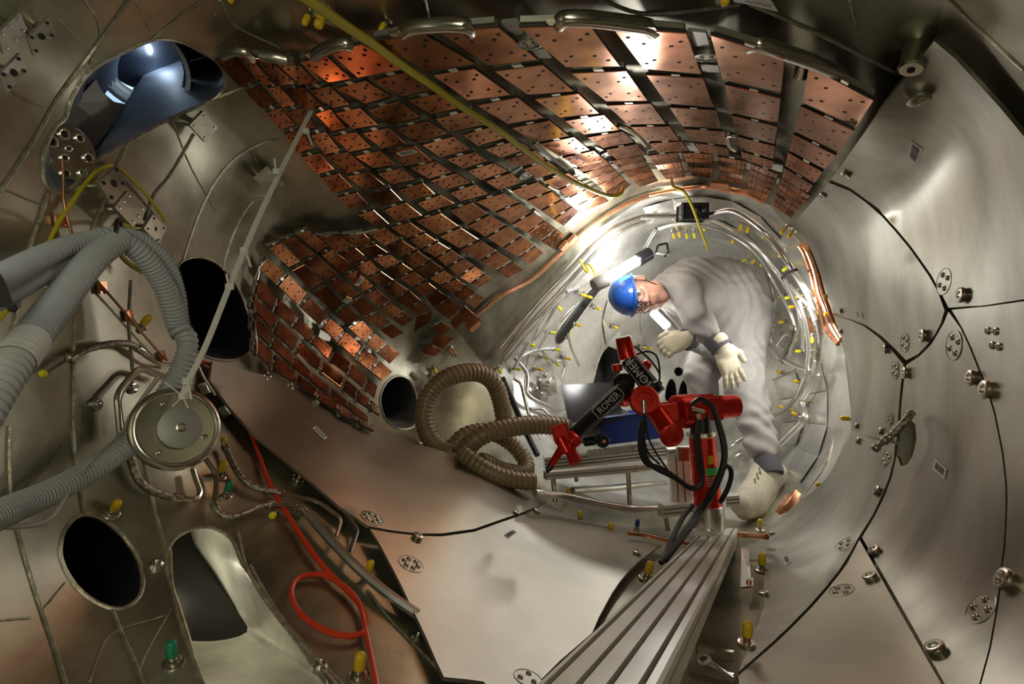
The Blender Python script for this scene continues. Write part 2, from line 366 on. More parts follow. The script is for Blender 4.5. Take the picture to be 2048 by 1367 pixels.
def build_vessel():
    X0, X1, Y0, Y1, S = -900, 2950, -800, 2170, 26
    pts = []; edges = []
    def chain(poly, closed, step=12):
        q = densify(poly, step, closed); o = len(pts); pts.extend(q)
        for i in range(len(q) - (0 if closed else 1)): edges.append((o+i, o + (i+1) % len(q)))
        return list(range(o, o+len(q)))
    rings = {}
    for k, poly in PORTS.items(): rings[k] = chain(poly, True, 6)
    chain(B_BACK, True, 18)
    for l in (L_LC, L_CR, L_RF, L_FL): chain(l, False, 18)
    border = chain([(X0, Y0), (X1, Y0), (X1, Y1), (X0, Y1)], True, 60)
    nx = int((X1-X0)/S); ny = int((Y1-Y0)/S)
    for j in range(1, ny):
        for i in range(1, nx):
            pts.append((X0 + (X1-X0)*i/nx + ((j % 2)-.5)*S*.5, Y0 + (Y1-Y0)*j/ny))
    vo, eo, fo, ov, oe, of = geometry.delaunay_2d_cdt([Vector(p) for p in pts], edges, [], 0, 1e-4)
    xy = np.array([(v.x, v.y) for v in vo]); d = Dmany(xy)
    co = [P(x, y, dd) for (x, y), dd in zip(xy, d)]
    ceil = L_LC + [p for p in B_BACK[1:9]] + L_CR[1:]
    right = L_CR[::-1] + B_BACK[9:15] + [(1545,1050)] + L_RF[1:] + [(3200,2170),(3200,-800)]
    floor = L_FL[::-1] + B_BACK[::-1][1:5] + L_RF
    groups = {'wall_left': [], 'wall_right': [], 'ceiling': [], 'floor': [], 'wall_back': []}
    for f in fo:
        c = xy[list(f)].mean(axis=0); x, y = c
        if any(inpoly(x, y, p) for p in PORTS.values()): continue
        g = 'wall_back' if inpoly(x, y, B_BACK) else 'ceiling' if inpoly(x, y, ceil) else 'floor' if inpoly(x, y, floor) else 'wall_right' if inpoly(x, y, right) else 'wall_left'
        groups[g].append(tuple(f))
    co_a = np.array(co); nr = np.zeros_like(co_a)
    for fs in groups.values():
        a = np.array(fs); n = np.cross(co_a[a[:,1]]-co_a[a[:,0]], co_a[a[:,2]]-co_a[a[:,0]])
        sgn = np.sign(((np.array(CAM) - co_a[a[:,0]]) * n).sum(1)); n *= sgn[:, None]
        for k in range(3): np.add.at(nr, a[:,k], n)
    nr /= np.maximum(np.linalg.norm(nr, axis=1), 1e-12)[:, None]
    out = {}
    for g, fs in groups.items():
        used = sorted({i for f in fs for i in f}); mp = {i: k for k, i in enumerate(used)}
        me = bpy.data.meshes.new(g); ff = []
        for f in fs:
            a, b, c = (co_a[i] for i in f)
            if np.dot(np.cross(b-a, c-a), np.array(CAM)-a) < 0: f = f[::-1]
            ff.append(tuple(mp[i] for i in f))
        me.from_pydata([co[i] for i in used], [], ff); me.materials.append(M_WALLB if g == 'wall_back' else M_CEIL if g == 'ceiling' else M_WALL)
        me.polygons.foreach_set('use_smooth', [True]*len(ff)); me.update()
        me.normals_split_custom_set_from_vertices([tuple(nr[i]) for i in used])
        o = bpy.data.objects.new(g, me); COL.objects.link(o); o['kind'] = 'structure'; out[g] = o
    # the vessel goes on behind the camera and closes there
    bd = [P(x, y, dd) for (x, y), dd in zip([pts[i] for i in border], Dmany([pts[i] for i in border]))]
    mb = MB(); n = len(bd); rows = [bd]
    for k, (dz, s) in enumerate([(-.35, 1.15), (-.8, 1.2), (-1.4, 1.0), (-1.8, .5), (-1.9, .02)]):
        rows.append([CAM + FW*dz + RT*((p-CAM).dot(RT)*s) + UP*((p-CAM).dot(UP)*s) for p in bd])
    v = [p for r in rows for p in r]; f = []
    for i in range(len(rows)-1):
        for k in range(n): f.append((i*n+k, i*n+(k+1) % n, (i+1)*n+(k+1) % n, (i+1)*n+k))
    mb.add(v, f); o = obj('wall_front', mb, M_WALL, None, True, origin=Vector((0,0,0))); o['kind'] = 'structure'
    return out, {k: [P(*pts[i], D(*pts[i])) for i in r] for k, r in rings.items()}
VES, RINGS = build_vessel()
def port_tube(key, dirv, depth, m, parent, mend=None, shrink=1.0, steps=3, rim=0.006):
    ring = RINGS[key]; n = len(ring); c = sum(ring, Vector())/n; dirv = dirv.normalized(); v = []; f = []
    for k in range(steps+1):
        t = k/steps; s = 1 + (shrink-1)*t; v += [c + (p-c)*s + dirv*depth*t for p in ring]
    for k in range(steps):
        for i in range(n): f.append((k*n+i, k*n+(i+1) % n, (k+1)*n+(i+1) % n, (k+1)*n+i))
    mb = MB(); mb.add(v, f, 0); mb.add(v[-n:], [tuple(range(n))], 1)
    o = obj('port_lining', mb, [m, mend or m], parent)
    if rim > 0:
        mb = MB(); q = [c + (p-c)*1.012 for p in ring]; g_tube(mb, q + [q[0], q[1]], rim, 6, cap=False)
        obj('port_weld', mb, M_WELD, parent)
    return c, v[-n:]
wl = VES['wall_left']
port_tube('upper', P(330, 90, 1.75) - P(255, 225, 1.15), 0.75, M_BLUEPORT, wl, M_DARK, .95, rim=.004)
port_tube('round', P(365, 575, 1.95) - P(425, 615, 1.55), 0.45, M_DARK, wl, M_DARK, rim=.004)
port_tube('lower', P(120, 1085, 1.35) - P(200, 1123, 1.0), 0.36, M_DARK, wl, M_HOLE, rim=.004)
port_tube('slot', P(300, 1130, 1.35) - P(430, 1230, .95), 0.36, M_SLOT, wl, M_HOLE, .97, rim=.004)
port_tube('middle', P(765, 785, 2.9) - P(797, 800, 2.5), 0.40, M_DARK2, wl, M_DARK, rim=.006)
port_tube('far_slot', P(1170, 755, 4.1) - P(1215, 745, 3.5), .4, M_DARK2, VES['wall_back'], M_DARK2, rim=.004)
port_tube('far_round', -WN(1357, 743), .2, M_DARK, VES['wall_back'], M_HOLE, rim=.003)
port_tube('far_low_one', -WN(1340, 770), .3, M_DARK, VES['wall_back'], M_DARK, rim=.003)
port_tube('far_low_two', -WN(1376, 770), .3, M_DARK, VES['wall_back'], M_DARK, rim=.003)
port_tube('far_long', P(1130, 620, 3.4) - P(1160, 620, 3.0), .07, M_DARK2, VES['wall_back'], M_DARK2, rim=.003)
# weld seams run as beads over the shell
def seam(pxs, parent, r=.0032, n=6):
    q = smooth2(pxs, n, False); pts = [W(x, y, .001) for x, y in q]; mb = MB(); g_tube(mb, pts, r, 6)
    obj('weld_seam', mb, M_WELD, parent)
def seams(lst, parent, r=.0032):
    for s in lst: seam(s, parent, r)
seams([[(20,850),(18,930),(25,1010),(45,1100),(75,1200),(110,1300),(135,1380)],
 [(150,600),(148,700),(146,800),(148,880),(155,950),(168,1025)],
 [(225,1220),(245,1270),(268,1320),(290,1375)],
 [(262,560),(258,640),(262,700),(268,760)],
 [(283,900),(300,970),(318,1050),(335,1110)],
 [(340,1100),(345,1180),(365,1260),(395,1340),(410,1380)],
 [(475,1060),(500,1150),(560,1240),(640,1330),(690,1390)],
 [(500,1130),(540,1200),(610,1290),(700,1385)],
 [(735,1180),(790,1250),(860,1320),(900,1360)],
 [(258,0),(230,40),(180,110),(120,190),(80,260),(30,340),(-10,400)],
 [(405,0),(345,45),(300,82)],
 [(95,388),(75,450),(55,520),(40,600),(20,700)],
 [(388,268),(340,350),(308,390),(290,440)],
 [(565,280),(530,285),(480,310),(440,350),(410,400),(385,460),(365,520)],
 [(548,395),(510,400),(480,440),(455,500),(445,540)],
 [(255,285),(235,330),(210,400),(185,460),(180,500)],
 [(437,195),(480,178),(500,172)]], wl)
seams([[(0,1240),(60,1235)],[(85,1220),(130,1165)],[(180,1360),(220,1270),(330,1230)],[(265,1370),(300,1290),(345,1215)],
 [(0,375),(60,400),(90,410)],[(25,185),(60,205),(85,215)],[(120,40),(170,90)],[(150,705),(110,715)],
 [(180,130),(200,60),(170,0)],[(300,60),(270,0)],[(430,30),(440,100)],[(345,240),(380,330),(430,420)],[(500,300),(525,345)]], wl, .0016)
seams([[(850,0),(860,40),(875,50)],[(1200,0),(1300,30),(1480,10)],[(1500,10),(1620,60),(1720,110),(1800,150)],[(1900,0),(1960,60),(2048,140)],[(1700,0),(1715,60)],[(440,0),(470,50),(560,95)]], VES['ceiling'], .003)
seams([[(1230,470),(1320,440),(1420,425),(1500,450),(1560,510)],[(1340,480),(1420,470),(1500,500),(1540,545)],[(1100,600),(1060,700),(1050,800),(1080,880)],
 [(1560,905),(1610,860),(1640,800)],[(1600,1000),(1650,930),(1670,860)],[(1250,560),(1220,650),(1250,690)],[(1290,560),(1280,650),(1300,720)],[(1330,660),(1330,730)],[(1545,760),(1600,735)],[(1580,820),(1640,790)]], VES['wall_back'], .003)
# bright cladding plates of the far chamber: each a thin plate of its own, standing a little proud
def clad(quads, parent):
    for q in quads:
        c = (sum(p[0] for p in q)/4, sum(p[1] for p in q)/4)
        q2 = [(c[0] + (x-c[0])*.965, c[1] + (y-c[1])*.965) for x, y in q]
        fr = [W(x, y, .006) for x, y in q2]; bk = [W(x, y, -.002) for x, y in q2]
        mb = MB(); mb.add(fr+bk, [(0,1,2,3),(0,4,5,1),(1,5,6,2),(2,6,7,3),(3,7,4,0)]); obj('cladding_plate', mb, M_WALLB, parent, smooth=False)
def ringquads(inner, outer):
    return [[inner[i], inner[i+1], outer[i+1], outer[i]] for i in range(len(inner)-1)]
clad(ringquads([(1250,610),(1240,660),(1245,705)], [(1215,600),(1205,640),(1212,690)]), VES['wall_back'])
clad(ringquads([(1545,760),(1560,800),(1565,845),(1555,890)], [(1590,740),(1605,790),(1608,840),(1592,890)]), VES['wall_back'])
clad(ringquads([(1592,735),(1610,790),(1612,845),(1596,895),(1570,935)], [(1640,720),(1655,780),(1655,850),(1636,912),(1600,965)]), VES['wall_back'])
clad(ringquads([(1300,450),(1350,436),(1400,432),(1450,442),(1495,470),(1530,505)], [(1285,415),(1345,398),(1405,392),(1465,402),(1520,432),(1562,478)]), VES['wall_back'])
clad(ringquads([(1330,492),(1370,480),(1420,478),(1470,494),(1510,520)], [(1310,458),(1360,445),(1420,440),(1480,458),(1530,500)]), VES['wall_back'])
# ---------------------------------------------------------------- copper heat shields: every tile an object
TA = {}   # tiles of the ceiling shield by column, corners TL TR BR BL
TA[0] = [(429,121,466,110,510,161,479,173),(491,183,520,171,552,206,522,217),(532,226,561,215,591,250,559,260),(569,269,601,259,623,294,595,308),(603,315,639,308,668,339,634,349),(640,356,677,347,705,375,666,385),(676,395,714,385,736,409,700,419),(716,430,747,420,778,448,753,452)]
TA[1] = [(474,109,499,113,548,169,525,171),(536,176,559,172,591,209,564,215),(575,224,605,216,633,256,605,258),(621,271,652,264,681,301,650,309),(654,313,696,304,730,336,695,346),(693,353,737,344,769,370,730,380),(732,388,781,378,804,401,763,412),(767,421,811,405,844,431,795,443)]
TA[2] = [(504,116,541,121,592,167,559,172),(573,182,606,174,645,211,606,216),(631,228,661,218,692,257,664,262),(667,274,712,265,742,295,698,304),(712,313,761,302,792,330,746,336),(756,348,804,336,828,358,784,369),(797,381,846,366,870,388,825,400),(835,407,881,390,909,407,855,423)]
TA[3] = [(550,126,592,123,637,168,599,169),(617,181,659,172,701,209,666,216),(672,227,721,217,755,250,705,258),(725,267,777,257,811,287,763,297),(774,304,829,292,864,322,809,332),(820,336,872,322,904,344,858,357),(863,363,914,347,941,365,893,379),(900,386,950,369,976,388,921,402)]
TA[4] = [(601,126,649,109,703,158,657,165),(676,178,732,162,783,193,730,207),(737,221,798,204,841,234,778,250),(793,258,855,243,895,267,832,287),(846,291,908,274,939,299,881,315),(893,319,951,304,976,321,927,337),(934,342,988,326,1015,342,962,360),(971,363,1023,346,1043,365,999,379)]
TA[5] = [(663,109,724,88,808,138,715,156),(749,161,822,143,871,178,805,193),(816,202,887,185,930,213,864,229),(872,239,945,221,977,248,897,264),(926,271,991,253,1023,272,956,292),(970,299,1034,281,1061,297,1002,315),(1010,320,1069,301,1090,320,1037,334),(1046,339,1095,322,1121,342,1076,357)]
TA[6] = [(749,84,844,67,950,128,855,144),(867,152,950,138,1023,190,936,201),(953,211,1034,195,1089,236,1016,248),(1023,256,1099,241,1139,272,1072,285),(1079,288,1148,274,1180,300,1118,313),(1125,316,1188,301,1211,321,1160,335)]
TA[7] = [(878,65,996,55,1075,120,978,132),(988,143,1086,130,1148,183,1056,190),(1069,199,1157,187,1199,227,1120,235),(1129,242,1208,230,1239,260,1167,269),(1174,275,1245,263,1268,284,1206,296),(1211,300,1273,288,1293,308,1233,319)]
TA[8] = [(1038,55,1179,51,1241,133,1132,135),(1142,147,1253,142,1296,202,1212,203),(1213,211,1302,207,1332,248,1255,249),(1261,254,1339,253,1359,281,1292,282),(1298,287,1363,283,1378,302,1316,305)]
TA[9] = [(1224,56,1373,68,1403,149,1287,138),(1292,150,1407,157,1427,215,1332,207),(1338,215,1433,222,1443,257,1364,252),(1368,258,1446,263,1454,290,1386,283),(1389,286,1454,295,1460,312,1399,304)]
TA[10] = [(1420,70,1569,118,1562,186,1444,159),(1449,169,1561,197,1556,247,1460,225),(1462,231,1555,254,1550,287,1471,268),(1474,273,1549,293,1546,317,1479,298),(1481,302,1545,322,1542,339,1484,317)]
TA[11] = [(1618,133,1748,201,1713,254,1604,205),(1600,213,1708,262,1677,304,1588,262),(1586,268,1672,311,1650,338,1578,301),(1576,305,1645,344,1630,365,1570,331),(1567,335,1626,371,1615,385,1564,356)]
def lad(L, R, gap=.10, cg=0.0):
    out = []
    for i in range(len(L)-1):
        a, b, c, d = [Vector(p) for p in (L[i], R[i], R[i+1], L[i+1])]
        c = c.lerp(b, gap); d = d.lerp(a, gap)
        if cg: a, b = a.lerp(b, cg), b.lerp(a, cg); c, d = c.lerp(d, cg), d.lerp(c, cg)
        out.append((*a, *b, *c, *d))
    return out
def div(a, b, n): return [(a[0]+(b[0]-a[0])*i/n, a[1]+(b[1]-a[1])*i/n) for i in range(n+1)]
def bend(a, m, b, n):
    a, m, b = Vector(a), Vector(m), Vector(b); c = m*2 - (a+b)/2
    return [tuple(a*(1-t)**2 + c*2*t*(1-t) + b*t*t) for t in [i/n for i in range(n+1)]]
z6 = lambda x, y: (1150+x*.14648, 200+y*.14648)
z7 = lambda x, y: (1400+x*.17578, 200+y*.17578)
z4 = lambda x, y: (900+x*.17578, 300+y*.17578)
z3 = lambda x, y: (700+x*.17578, 300+y*.17578)
TB = []
TB += [lad(div(z7(935,895), z7(815,1195), 5), div(z7(1255,1090), z7(1035,1345), 5), .07)]
TB += [lad(div(z7(585,722), z7(540,1050), 5), div(z7(890,850), z7(752,1140), 5), .07)]
TB += [lad(div(z7(195,640), z7(245,905), 5), div(z7(522,695), z7(462,965), 5), .07)]
TB += [lad(div(z6(1465,722), z6(1612,1045), 5), div(z6(1866,735), z6(1882,1065), 5), .07)]
TB += [lad(div(z6(990,762), z6(1245,1088), 5), div(z6(1390,716), z6(1508,1052), 5), .07)]
TB += [lad(div(z6(490,832), z6(890,1195), 5), div(z6(910,757), z6(1140,1112), 5), .08)]
TB += [lad(bend(z4(1445,218), z4(1640,365), z4(1880,570), 5), bend(z4(1775,112), z4(1905,260), z4(2060,400), 5), .08)]
TB += [lad([z4(1065,355),z4(1235,460),z4(1365,545),z4(1470,620),z4(1570,690)], [z4(1345,262),z4(1470,350),z4(1600,425),z4(1720,505),z4(1815,590)], .10)]
TB += [lad([z4(700,468),z4(880,580),z4(1045,695),z4(1185,795),z4(1305,870)], [z4(995,365),z4(1160,475),z4(1275,570),z4(1390,650),z4(1470,715)], .12)]
TB += [lad([z4(300,590),z4(525,715),z4(720,845),z4(890,950),z4(1045,1045),z4(1180,1125)], [z4(610,490),z4(800,610),z4(955,715),z4(1090,810),z4(1225,905),z4(1310,975)], .12)]
TB += [lad([z4(0,690),z4(210,865),z4(425,1000),z4(615,1120),z4(795,1220),z4(925,1310)], [z4(250,600),z4(450,740),z4(650,865),z4(820,985),z4(975,1095),z4(1075,1180)], .12)]
TB += [lad([z3(750,810),z3(1025,985),z3(1270,1130),z3(1490,1265),z3(1670,1375),z3(1810,1470)], [z3(1030,720),z3(1260,885),z3(1485,1030),z3(1680,1160),z3(1850,1270),z3(1990,1370)], .12)]
q8 = lambda l: [(680+x*.14648, 440+y*.14648) for x, y in l]
q9 = lambda l: [(490+x*.14648, 440+y*.14648) for x, y in l]
TC = [lad(q8([(690,100),(950,270),(1130,410),(1330,520),(1480,650),(1640,780),(1800,870),(1920,930)]), q8([(950,30),(1160,180),(1340,300),(1520,410),(1690,530),(1840,635),(1990,740),(2100,830)]), .15),
 lad(q8([(380,180),(645,385),(850,520),(1040,680),(1230,800),(1390,900),(1560,1020),(1720,1120),(1860,1210)]), q8([(620,110),(850,280),(1060,420),(1250,560),(1430,680),(1590,805),(1740,900),(1880,1000),(1990,1070)]), .15),
 lad(q8([(30,230),(270,390),(450,530),(650,680),(820,790),(1010,930),(1180,1060),(1290,1210),(1520,1380),(1640,1450)]), q8([(330,190),(490,335),(680,465),(850,590),(1010,700),(1180,830),(1340,960),(1510,1075),(1720,1190),(1840,1290)]), .15),
 lad(q8([(-280,230),(0,480),(220,640),(390,790),(600,930),(760,1090),(960,1220),(1060,1330)]), q8([(0,215),(210,380),(410,545),(560,700),(760,840),(960,975),(1120,1110),(1250,1210)]), .15),
 lad(q8([(-597,200),(-247,480),(80,770),(340,1020),(550,1220),(740,1370),(880,1460)]), q8([(-417,140),(-107,390),(230,680),(500,940),(700,1115),(880,1270),(1010,1380)]), .15),
 lad(q9([(500,290),(810,590),(1150,860),(1440,1150),(1640,1340),(1840,1500),(2030,1640)]), q9([(680,230),(1000,500),(1310,780),(1610,1050),(1830,1260),(2010,1420),(2200,1560)]), .15),
 lad(q9([(320,380),(650,690),(930,1000),(1250,1280),(1430,1480),(1660,1690),(1810,1810),(2010,1980)]), q9([(490,310),(810,610),(1110,890),(1380,1160),(1600,1370),(1780,1550),(1950,1690),(2150,1840)]), .15),
 lad(q9([(215,700),(450,910),(760,1210),(1060,1482),(1260,1672),(1530,1922),(1730,2082),(1890,2212)]), q9([(290,500),(600,740),(900,1040),(1170,1332),(1390,1512),(1630,1742),(1850,1912),(2050,2090)]), .15, .05),
 lad(q9([(150,1010),(410,1270),(660,1462),(910,1682),(1170,1932),(1420,2112),(1650,2312),(1790,2440)]), q9([(200,770),(480,1060),(760,1332),(990,1562),(1240,1772),(1480,1962),(1700,2152),(1830,2270)]), .15, .05),
 lad(q9([(100,1200),(400,1532),(710,1822),(1050,2082),(1350,2312),(1531,2468),(1721,2588),(1860,2680)]), q9([(130,1040),(480,1372),(780,1662),(1090,1922),(1390,2172),(1551,2318),(1731,2448),(1860,2560)]), .15, .05),
 lad(q9([(120,1500),(370,1742),(670,2012),(910,2192),(1180,2420),(1440,2600),(1700,2760)]), q9([(140,1250),(430,1600),(690,1862),(930,2092),(1190,2300),(1420,2480),(1700,2680)]), .15, .05),
 lad(q9([(150,1800),(400,2062),(720,2242),(1010,2450),(1300,2640),(1560,2780),(1800,2900)]), q9([(150,1590),(420,1820),(730,2100),(1010,2310),(1300,2510),(1560,2690),(1800,2810)]), .15, .05)]
TC += [lad(q8([(1050,1330),(1000,1550)]), q8([(1250,1250),(1240,1400)]), .1)]
# extra single tiles along the edge by the cooling pipe
TC += [[(900,646,916,623,925,630,912,660), (862,656,884,644,905,655,880,672), (928,637,943,625,962,638,936,662)]]
TC += [lad([(842,705),(862,685),(878,665)], [(870,712),(886,698),(910,672)], .12)]
LIFT = {'A': .055, 'B': .05, 'C': .05}
def build_shield(name, tiles, lift, label, holes_far, loc):
    th = thing(name, label, 'heat shield', W(*loc, .03))
    hol = {}
    for (x0,y0,x1,y1,x2,y2,x3,y3) in tiles:
        cen = ((x0+x1+x2+x3)/4, (y0+y1+y2+y3)/4)
        n = WN(*cen)
        pts = []
        tilt = [random.uniform(-.0035, .0035)*D(*cen) for _ in range(2)]
        corners = ((x0,y0),(x1,y1),(x2,y2),(x3,y3))
        for k, (x, y) in enumerate(corners):
            s = [(-1,-1),(1,-1),(1,1),(-1,1)][k]
            dd = D(x, y); k2 = lift/ max(.3, abs((CAM-W(x,y)).normalized().dot(n)))
            pts.append(P(x, y, dd*(1 - k2/ (W(x,y)-CAM).length) + s[0]*tilt[0] + s[1]*tilt[1]))
        cc = sum(pts, Vector())/4; n0 = (pts[2]-pts[0]).cross(pts[3]-pts[1]).normalized()
        flat = []
        for p in pts:
            r = p - CAM; k3 = (cc-CAM).dot(n0)/r.dot(n0); flat.append(CAM + r*max(.9, min(1.1, k3)))
        pts = flat
        e1 = (pts[1]-pts[0]).length; e2 = (pts[3]-pts[0]).length
        nn = (pts[2]-pts[0]).cross(pts[3]-pts[1]).normalized()
        if nn.dot(CAM-pts[0]) < 0: nn = -nn
        th_ = .006
        mb = MB(); b = [p - nn*th_ for p in pts]
        # slight bevel so that edges catch light
        inn = [p.lerp(sum(pts, Vector())/4, .02) for p in pts]; low = [p - nn*.0012 for p in pts]
        mb.add(inn + low + b, [(0,1,2,3),(0,4,5,1),(1,5,6,2),(2,6,7,3),(3,7,4,0),(4,8,9,5),(5,9,10,6),(6,10,11,7),(7,11,8,4),(8,11,10,9)], 0)
        mb.mi[-5:] = [2]*5
        px = math.hypot(x1-x0, y1-y0)
        fr = [(.13,.18),(.30,.30),(.70,.30),(.87,.18),(.13,.82),(.30,.70),(.70,.70),(.87,.82)]
        sg = 8 if px > 60 else 6 if px > 30 else 4
        hr = min(.006, (e1+e2)*.036)
        if px > 100: sg = 10
        u = (pts[1]-pts[0]).normalized(); w_ = nn.cross(u)
        for a, c in fr:
            q = pts[0].lerp(pts[1], a).lerp(pts[3].lerp(pts[2], a), c) + nn*.0006
            mb.add([q + (u*math.cos(2*math.pi*i/sg) + w_*math.sin(2*math.pi*i/sg))*hr*.7 for i in range(sg)], [tuple(range(sg))], 1)
        obj('copper_tile', mb, [M_COPPER, M_HOLE, M_GAPSHADE], th, smooth=False)
        # steel backing rail under the upper edge of the tile, seen from the side
        m2 = MB(); d0 = (pts[0]-pts[3]).normalized(); wd = .022*min(1, e2/.09)
        a0 = pts[0].lerp(pts[1], .04) - nn*.0065 ; a1 = pts[0].lerp(pts[1], .97) - nn*.0065
        m2.add([a0 - d0*.01, a1 - d0*.01, a1 + d0*wd*.30, a0 + d0*wd*.30, a0 - d0*.01 - nn*.010, a1 - d0*.01 - nn*.010, a1 + d0*wd*.30 - nn*.010, a0 + d0*wd*.30 - nn*.010],
               [(0,1,2,3),(0,4,5,1),(1,5,6,2),(2,6,7,3),(3,7,4,0),(4,7,6,5)], 0)
        # clip
        c0 = pts[0].lerp(pts[1], .52) + d0*.008 - nn*.004
        g_box(m2, c0, u*min(.010, e1*.1), d0*.007, nn*.003, 1)
        obj('tile_rail', m2, [M_STRIP, M_STEEL], th, smooth=False)
    return th
allA = [t for c in TA.values() for t in c]; allB = [t for c in TB for t in c]; allC = [t for c in TC for t in c]
SH_A = build_shield('ceiling_heat_shield', allA, .055, 'large copper tiled heat shield on the ceiling, nearest rows with the widest tiles', 0, (1100, 200))
SH_B = build_shield('lintel_heat_shield', allB, .045, 'band of narrow copper tiles just above the bright far chamber', 0, (1200, 380))
SH_C = build_shield('side_heat_shield', allC, .050, 'dark red copper tiled heat shield on the left side wall, above the steel floor plate', 0, (700, 600))
def face_label(parent, quad, lift, bars=9, m=M_LABEL, name='label_sticker', pf=None, along=0, margin=.14):
    """a paper sticker with printed bars, lying on the surface given by pf(x,y)"""
    pf = pf or (lambda x, y, o: W(x, y, o))
    def B(u, v, o):
        (x0, y0), (x1, y1), (x2, y2), (x3, y3) = quad
        return pf((x0*(1-u)+x1*u)*(1-v) + (x3*(1-u)+x2*u)*v, (y0*(1-u)+y1*u)*(1-v) + (y3*(1-u)+y2*u)*v, o)
    N_ = 4; mb = MB(); k1 = N_ + 1
    vv = [B(i/N_, j/N_, lift) for j in range(k1) for i in range(k1)]
    mb.add(vv, [(j*k1+i, j*k1+i+1, (j+1)*k1+i+1, (j+1)*k1+i) for j in range(N_) for i in range(N_)], 0)
    u = margin; rnd = random.Random(int(quad[0][0])); o = lift + .0006
    while u < 1 - margin:
        w_ = rnd.choice([.03, .045, .06])*8/max(6, bars); e = min(u+w_, 1-margin)
        if along == 0: mb.add([B(u, .2, o), B(e, .2, o), B(e, .5, o), B(e, .8, o), B(u, .8, o), B(u, .5, o)], [(0,1,2,5),(5,2,3,4)], 1)
        else: mb.add([B(.2, u, o), B(.8, u, o), B(.8, e, o), B(.2, e, o)], [(0,1,2,3)], 1)
        u += w_ + rnd.choice([.025, .04, .05])*8/max(6, bars)
    return obj(name, mb, [m, M_PRINT], parent, smooth=False)
# the three printed stickers on tiles
face_label(SH_A, [(791,306),(827,298),(837,304),(802,313)], .067)
face_label(SH_C, [(709,570),(721,552),(729,555),(717,572)], .064, along=1)
# bent cooling pipes, support discs and clips of the ceiling shield
def pipe(name, pxs, r, m, parent=None, lift=.03, seg=8, sm=True, lifts=None, fil=.02, label=None, cat='pipe', group=None):
    pts = []
    for i, p in enumerate(pxs):
        pts.append(P(*p) if len(p) == 3 else W(p[0], p[1], lifts[i] if lifts else lift))
    q = spline(pts, 6) if sm else fillet(pts, fil)
    mb = MB(); g_tube(mb, q, r, seg)
    if parent: return obj(name, mb, m, parent)
    return top(name, mb, m, label, cat, group)
def shield_pipe(pxs, r=.011, par=SH_A): pipe('cooling_pipe', pxs, r, M_STEEL, par, .045, 10)
shield_pipe([(446,112),(470,103),(495,106),(505,118)], .010); shield_pipe([(521,112),(550,115),(578,121),(590,118)], .012)
shield_pipe([(630,112),(655,96),(685,88),(705,92)], .013); shield_pipe([(808,66),(825,56),(870,51),(930,52),(940,62)], .014)
shield_pipe([(1118,47),(1130,38),(1180,38),(1240,45),(1290,52),(1310,62)], .014); shield_pipe([(1500,92),(1520,88),(1570,105),(1620,122),(1670,145),(1690,165)], .014)
for (x, y, r) in [(1060, 90, .024), (1413, 116, .026), (1052, 351, .026), (1213, 310, .025)]:
    mb = MB(); n = WN(x, y); c = W(x, y, .05)
    g_lathe(mb, c - n*.03, n, [(0, r*.5), (.02, r*.5), (.02, r), (.03, r), (.031, r*.8), (.029, r*.75), (.029, .003)], 18)
    for k in range(4):
        a = k*math.pi/2 + .4; o = n.orthogonal().normalized(); o2 = n.cross(o); g_cyl(mb, c + (o*math.cos(a)+o2*math.sin(a))*r*.5, c + (o*math.cos(a)+o2*math.sin(a))*r*.5 + n*.004, r*.12, seg=6)
    obj('support_disc', mb, M_STRIP, SH_A)
def shield_plate(quad, m=M_STRIP, par=SH_A, lift=.04, name='support_plate'):
    fr = [W(x, y, lift) for x, y in quad]; n = WN(*quad[0]); bk = [p - n*.006 for p in fr]
    mb = MB(); mb.add(fr+bk, [(0,1,2,3),(0,4,5,1),(1,5,6,2),(2,6,7,3),(3,7,4,0),(4,7,6,5)]); return obj(name, mb, m, par, smooth=False)
for q in [[(1003,46),(1035,43),(1050,72),(1022,72)], [(1062,100),(1090,98),(1104,116),(1078,117)], [(1376,62),(1412,66),(1420,95),(1388,92)], [(1400,128),(1436,131),(1440,145),(1406,144)],
          [(1021,345),(1042,334),(1052,342),(1030,353)], [(1366,283),(1386,286),(1398,302),(1380,302)], [(1190,292),(1208,300),(1212,306),(1192,306)], [(1542,325),(1566,331),(1564,345),(1544,338)]]:
    shield_plate(q)
for q in [[(1006,372),(1016,382),(1050,404),(1040,396)], [(1128,396),(1146,391),(1158,404),(1138,408)], [(1150,420),(1166,424),(1172,432),(1156,428)], [(1282,312),(1296,309),(1304,320),(1290,322)], [(1370,345),(1384,342),(1388,352),(1372,352)],
          [(1352,306),(1362,305),(1368,318),(1358,318)], [(1424,308),(1434,308),(1436,322),(1426,322)], [(1492,324),(1502,328),(1500,340),(1490,336)], [(1546,352),(1560,358),(1556,368),(1542,362)], [(1222,328),(1236,326),(1244,336),(1230,338)],
          [(1148,336),(1164,340),(1170,350),(1152,350)]]:
    shield_plate(q, M_STEEL, SH_B, .035)
for q in [[(636,676),(641,659),(664,672),(659,682)], [(592,709),(597,706),(618,728),(614,734)], [(694,758),(698,757),(722,776),(718,778)], [(737,830),(742,830),(740,852),(734,852)], [(838,738),(846,730),(858,746),(852,750)], [(685,602),(693,594),(707,600),(694,608)]]:
    shield_plate(q, M_STRIP, SH_C, .05)
shield_pipe([(588,466),(600,463),(608,461)], .006, SH_C); shield_pipe([(628,466),(645,468),(658,471)], .006, SH_C); shield_pipe([(701,469),(730,464),(752,459)], .007, SH_C)
shield_pipe([(513,560),(517,545),(521,530),(528,522)], .005, SH_C); shield_pipe([(508,640),(509,625),(512,590)], .004, SH_C); shield_pipe([(510,710),(512,690),(510,665),(508,640)], .005, SH_C)
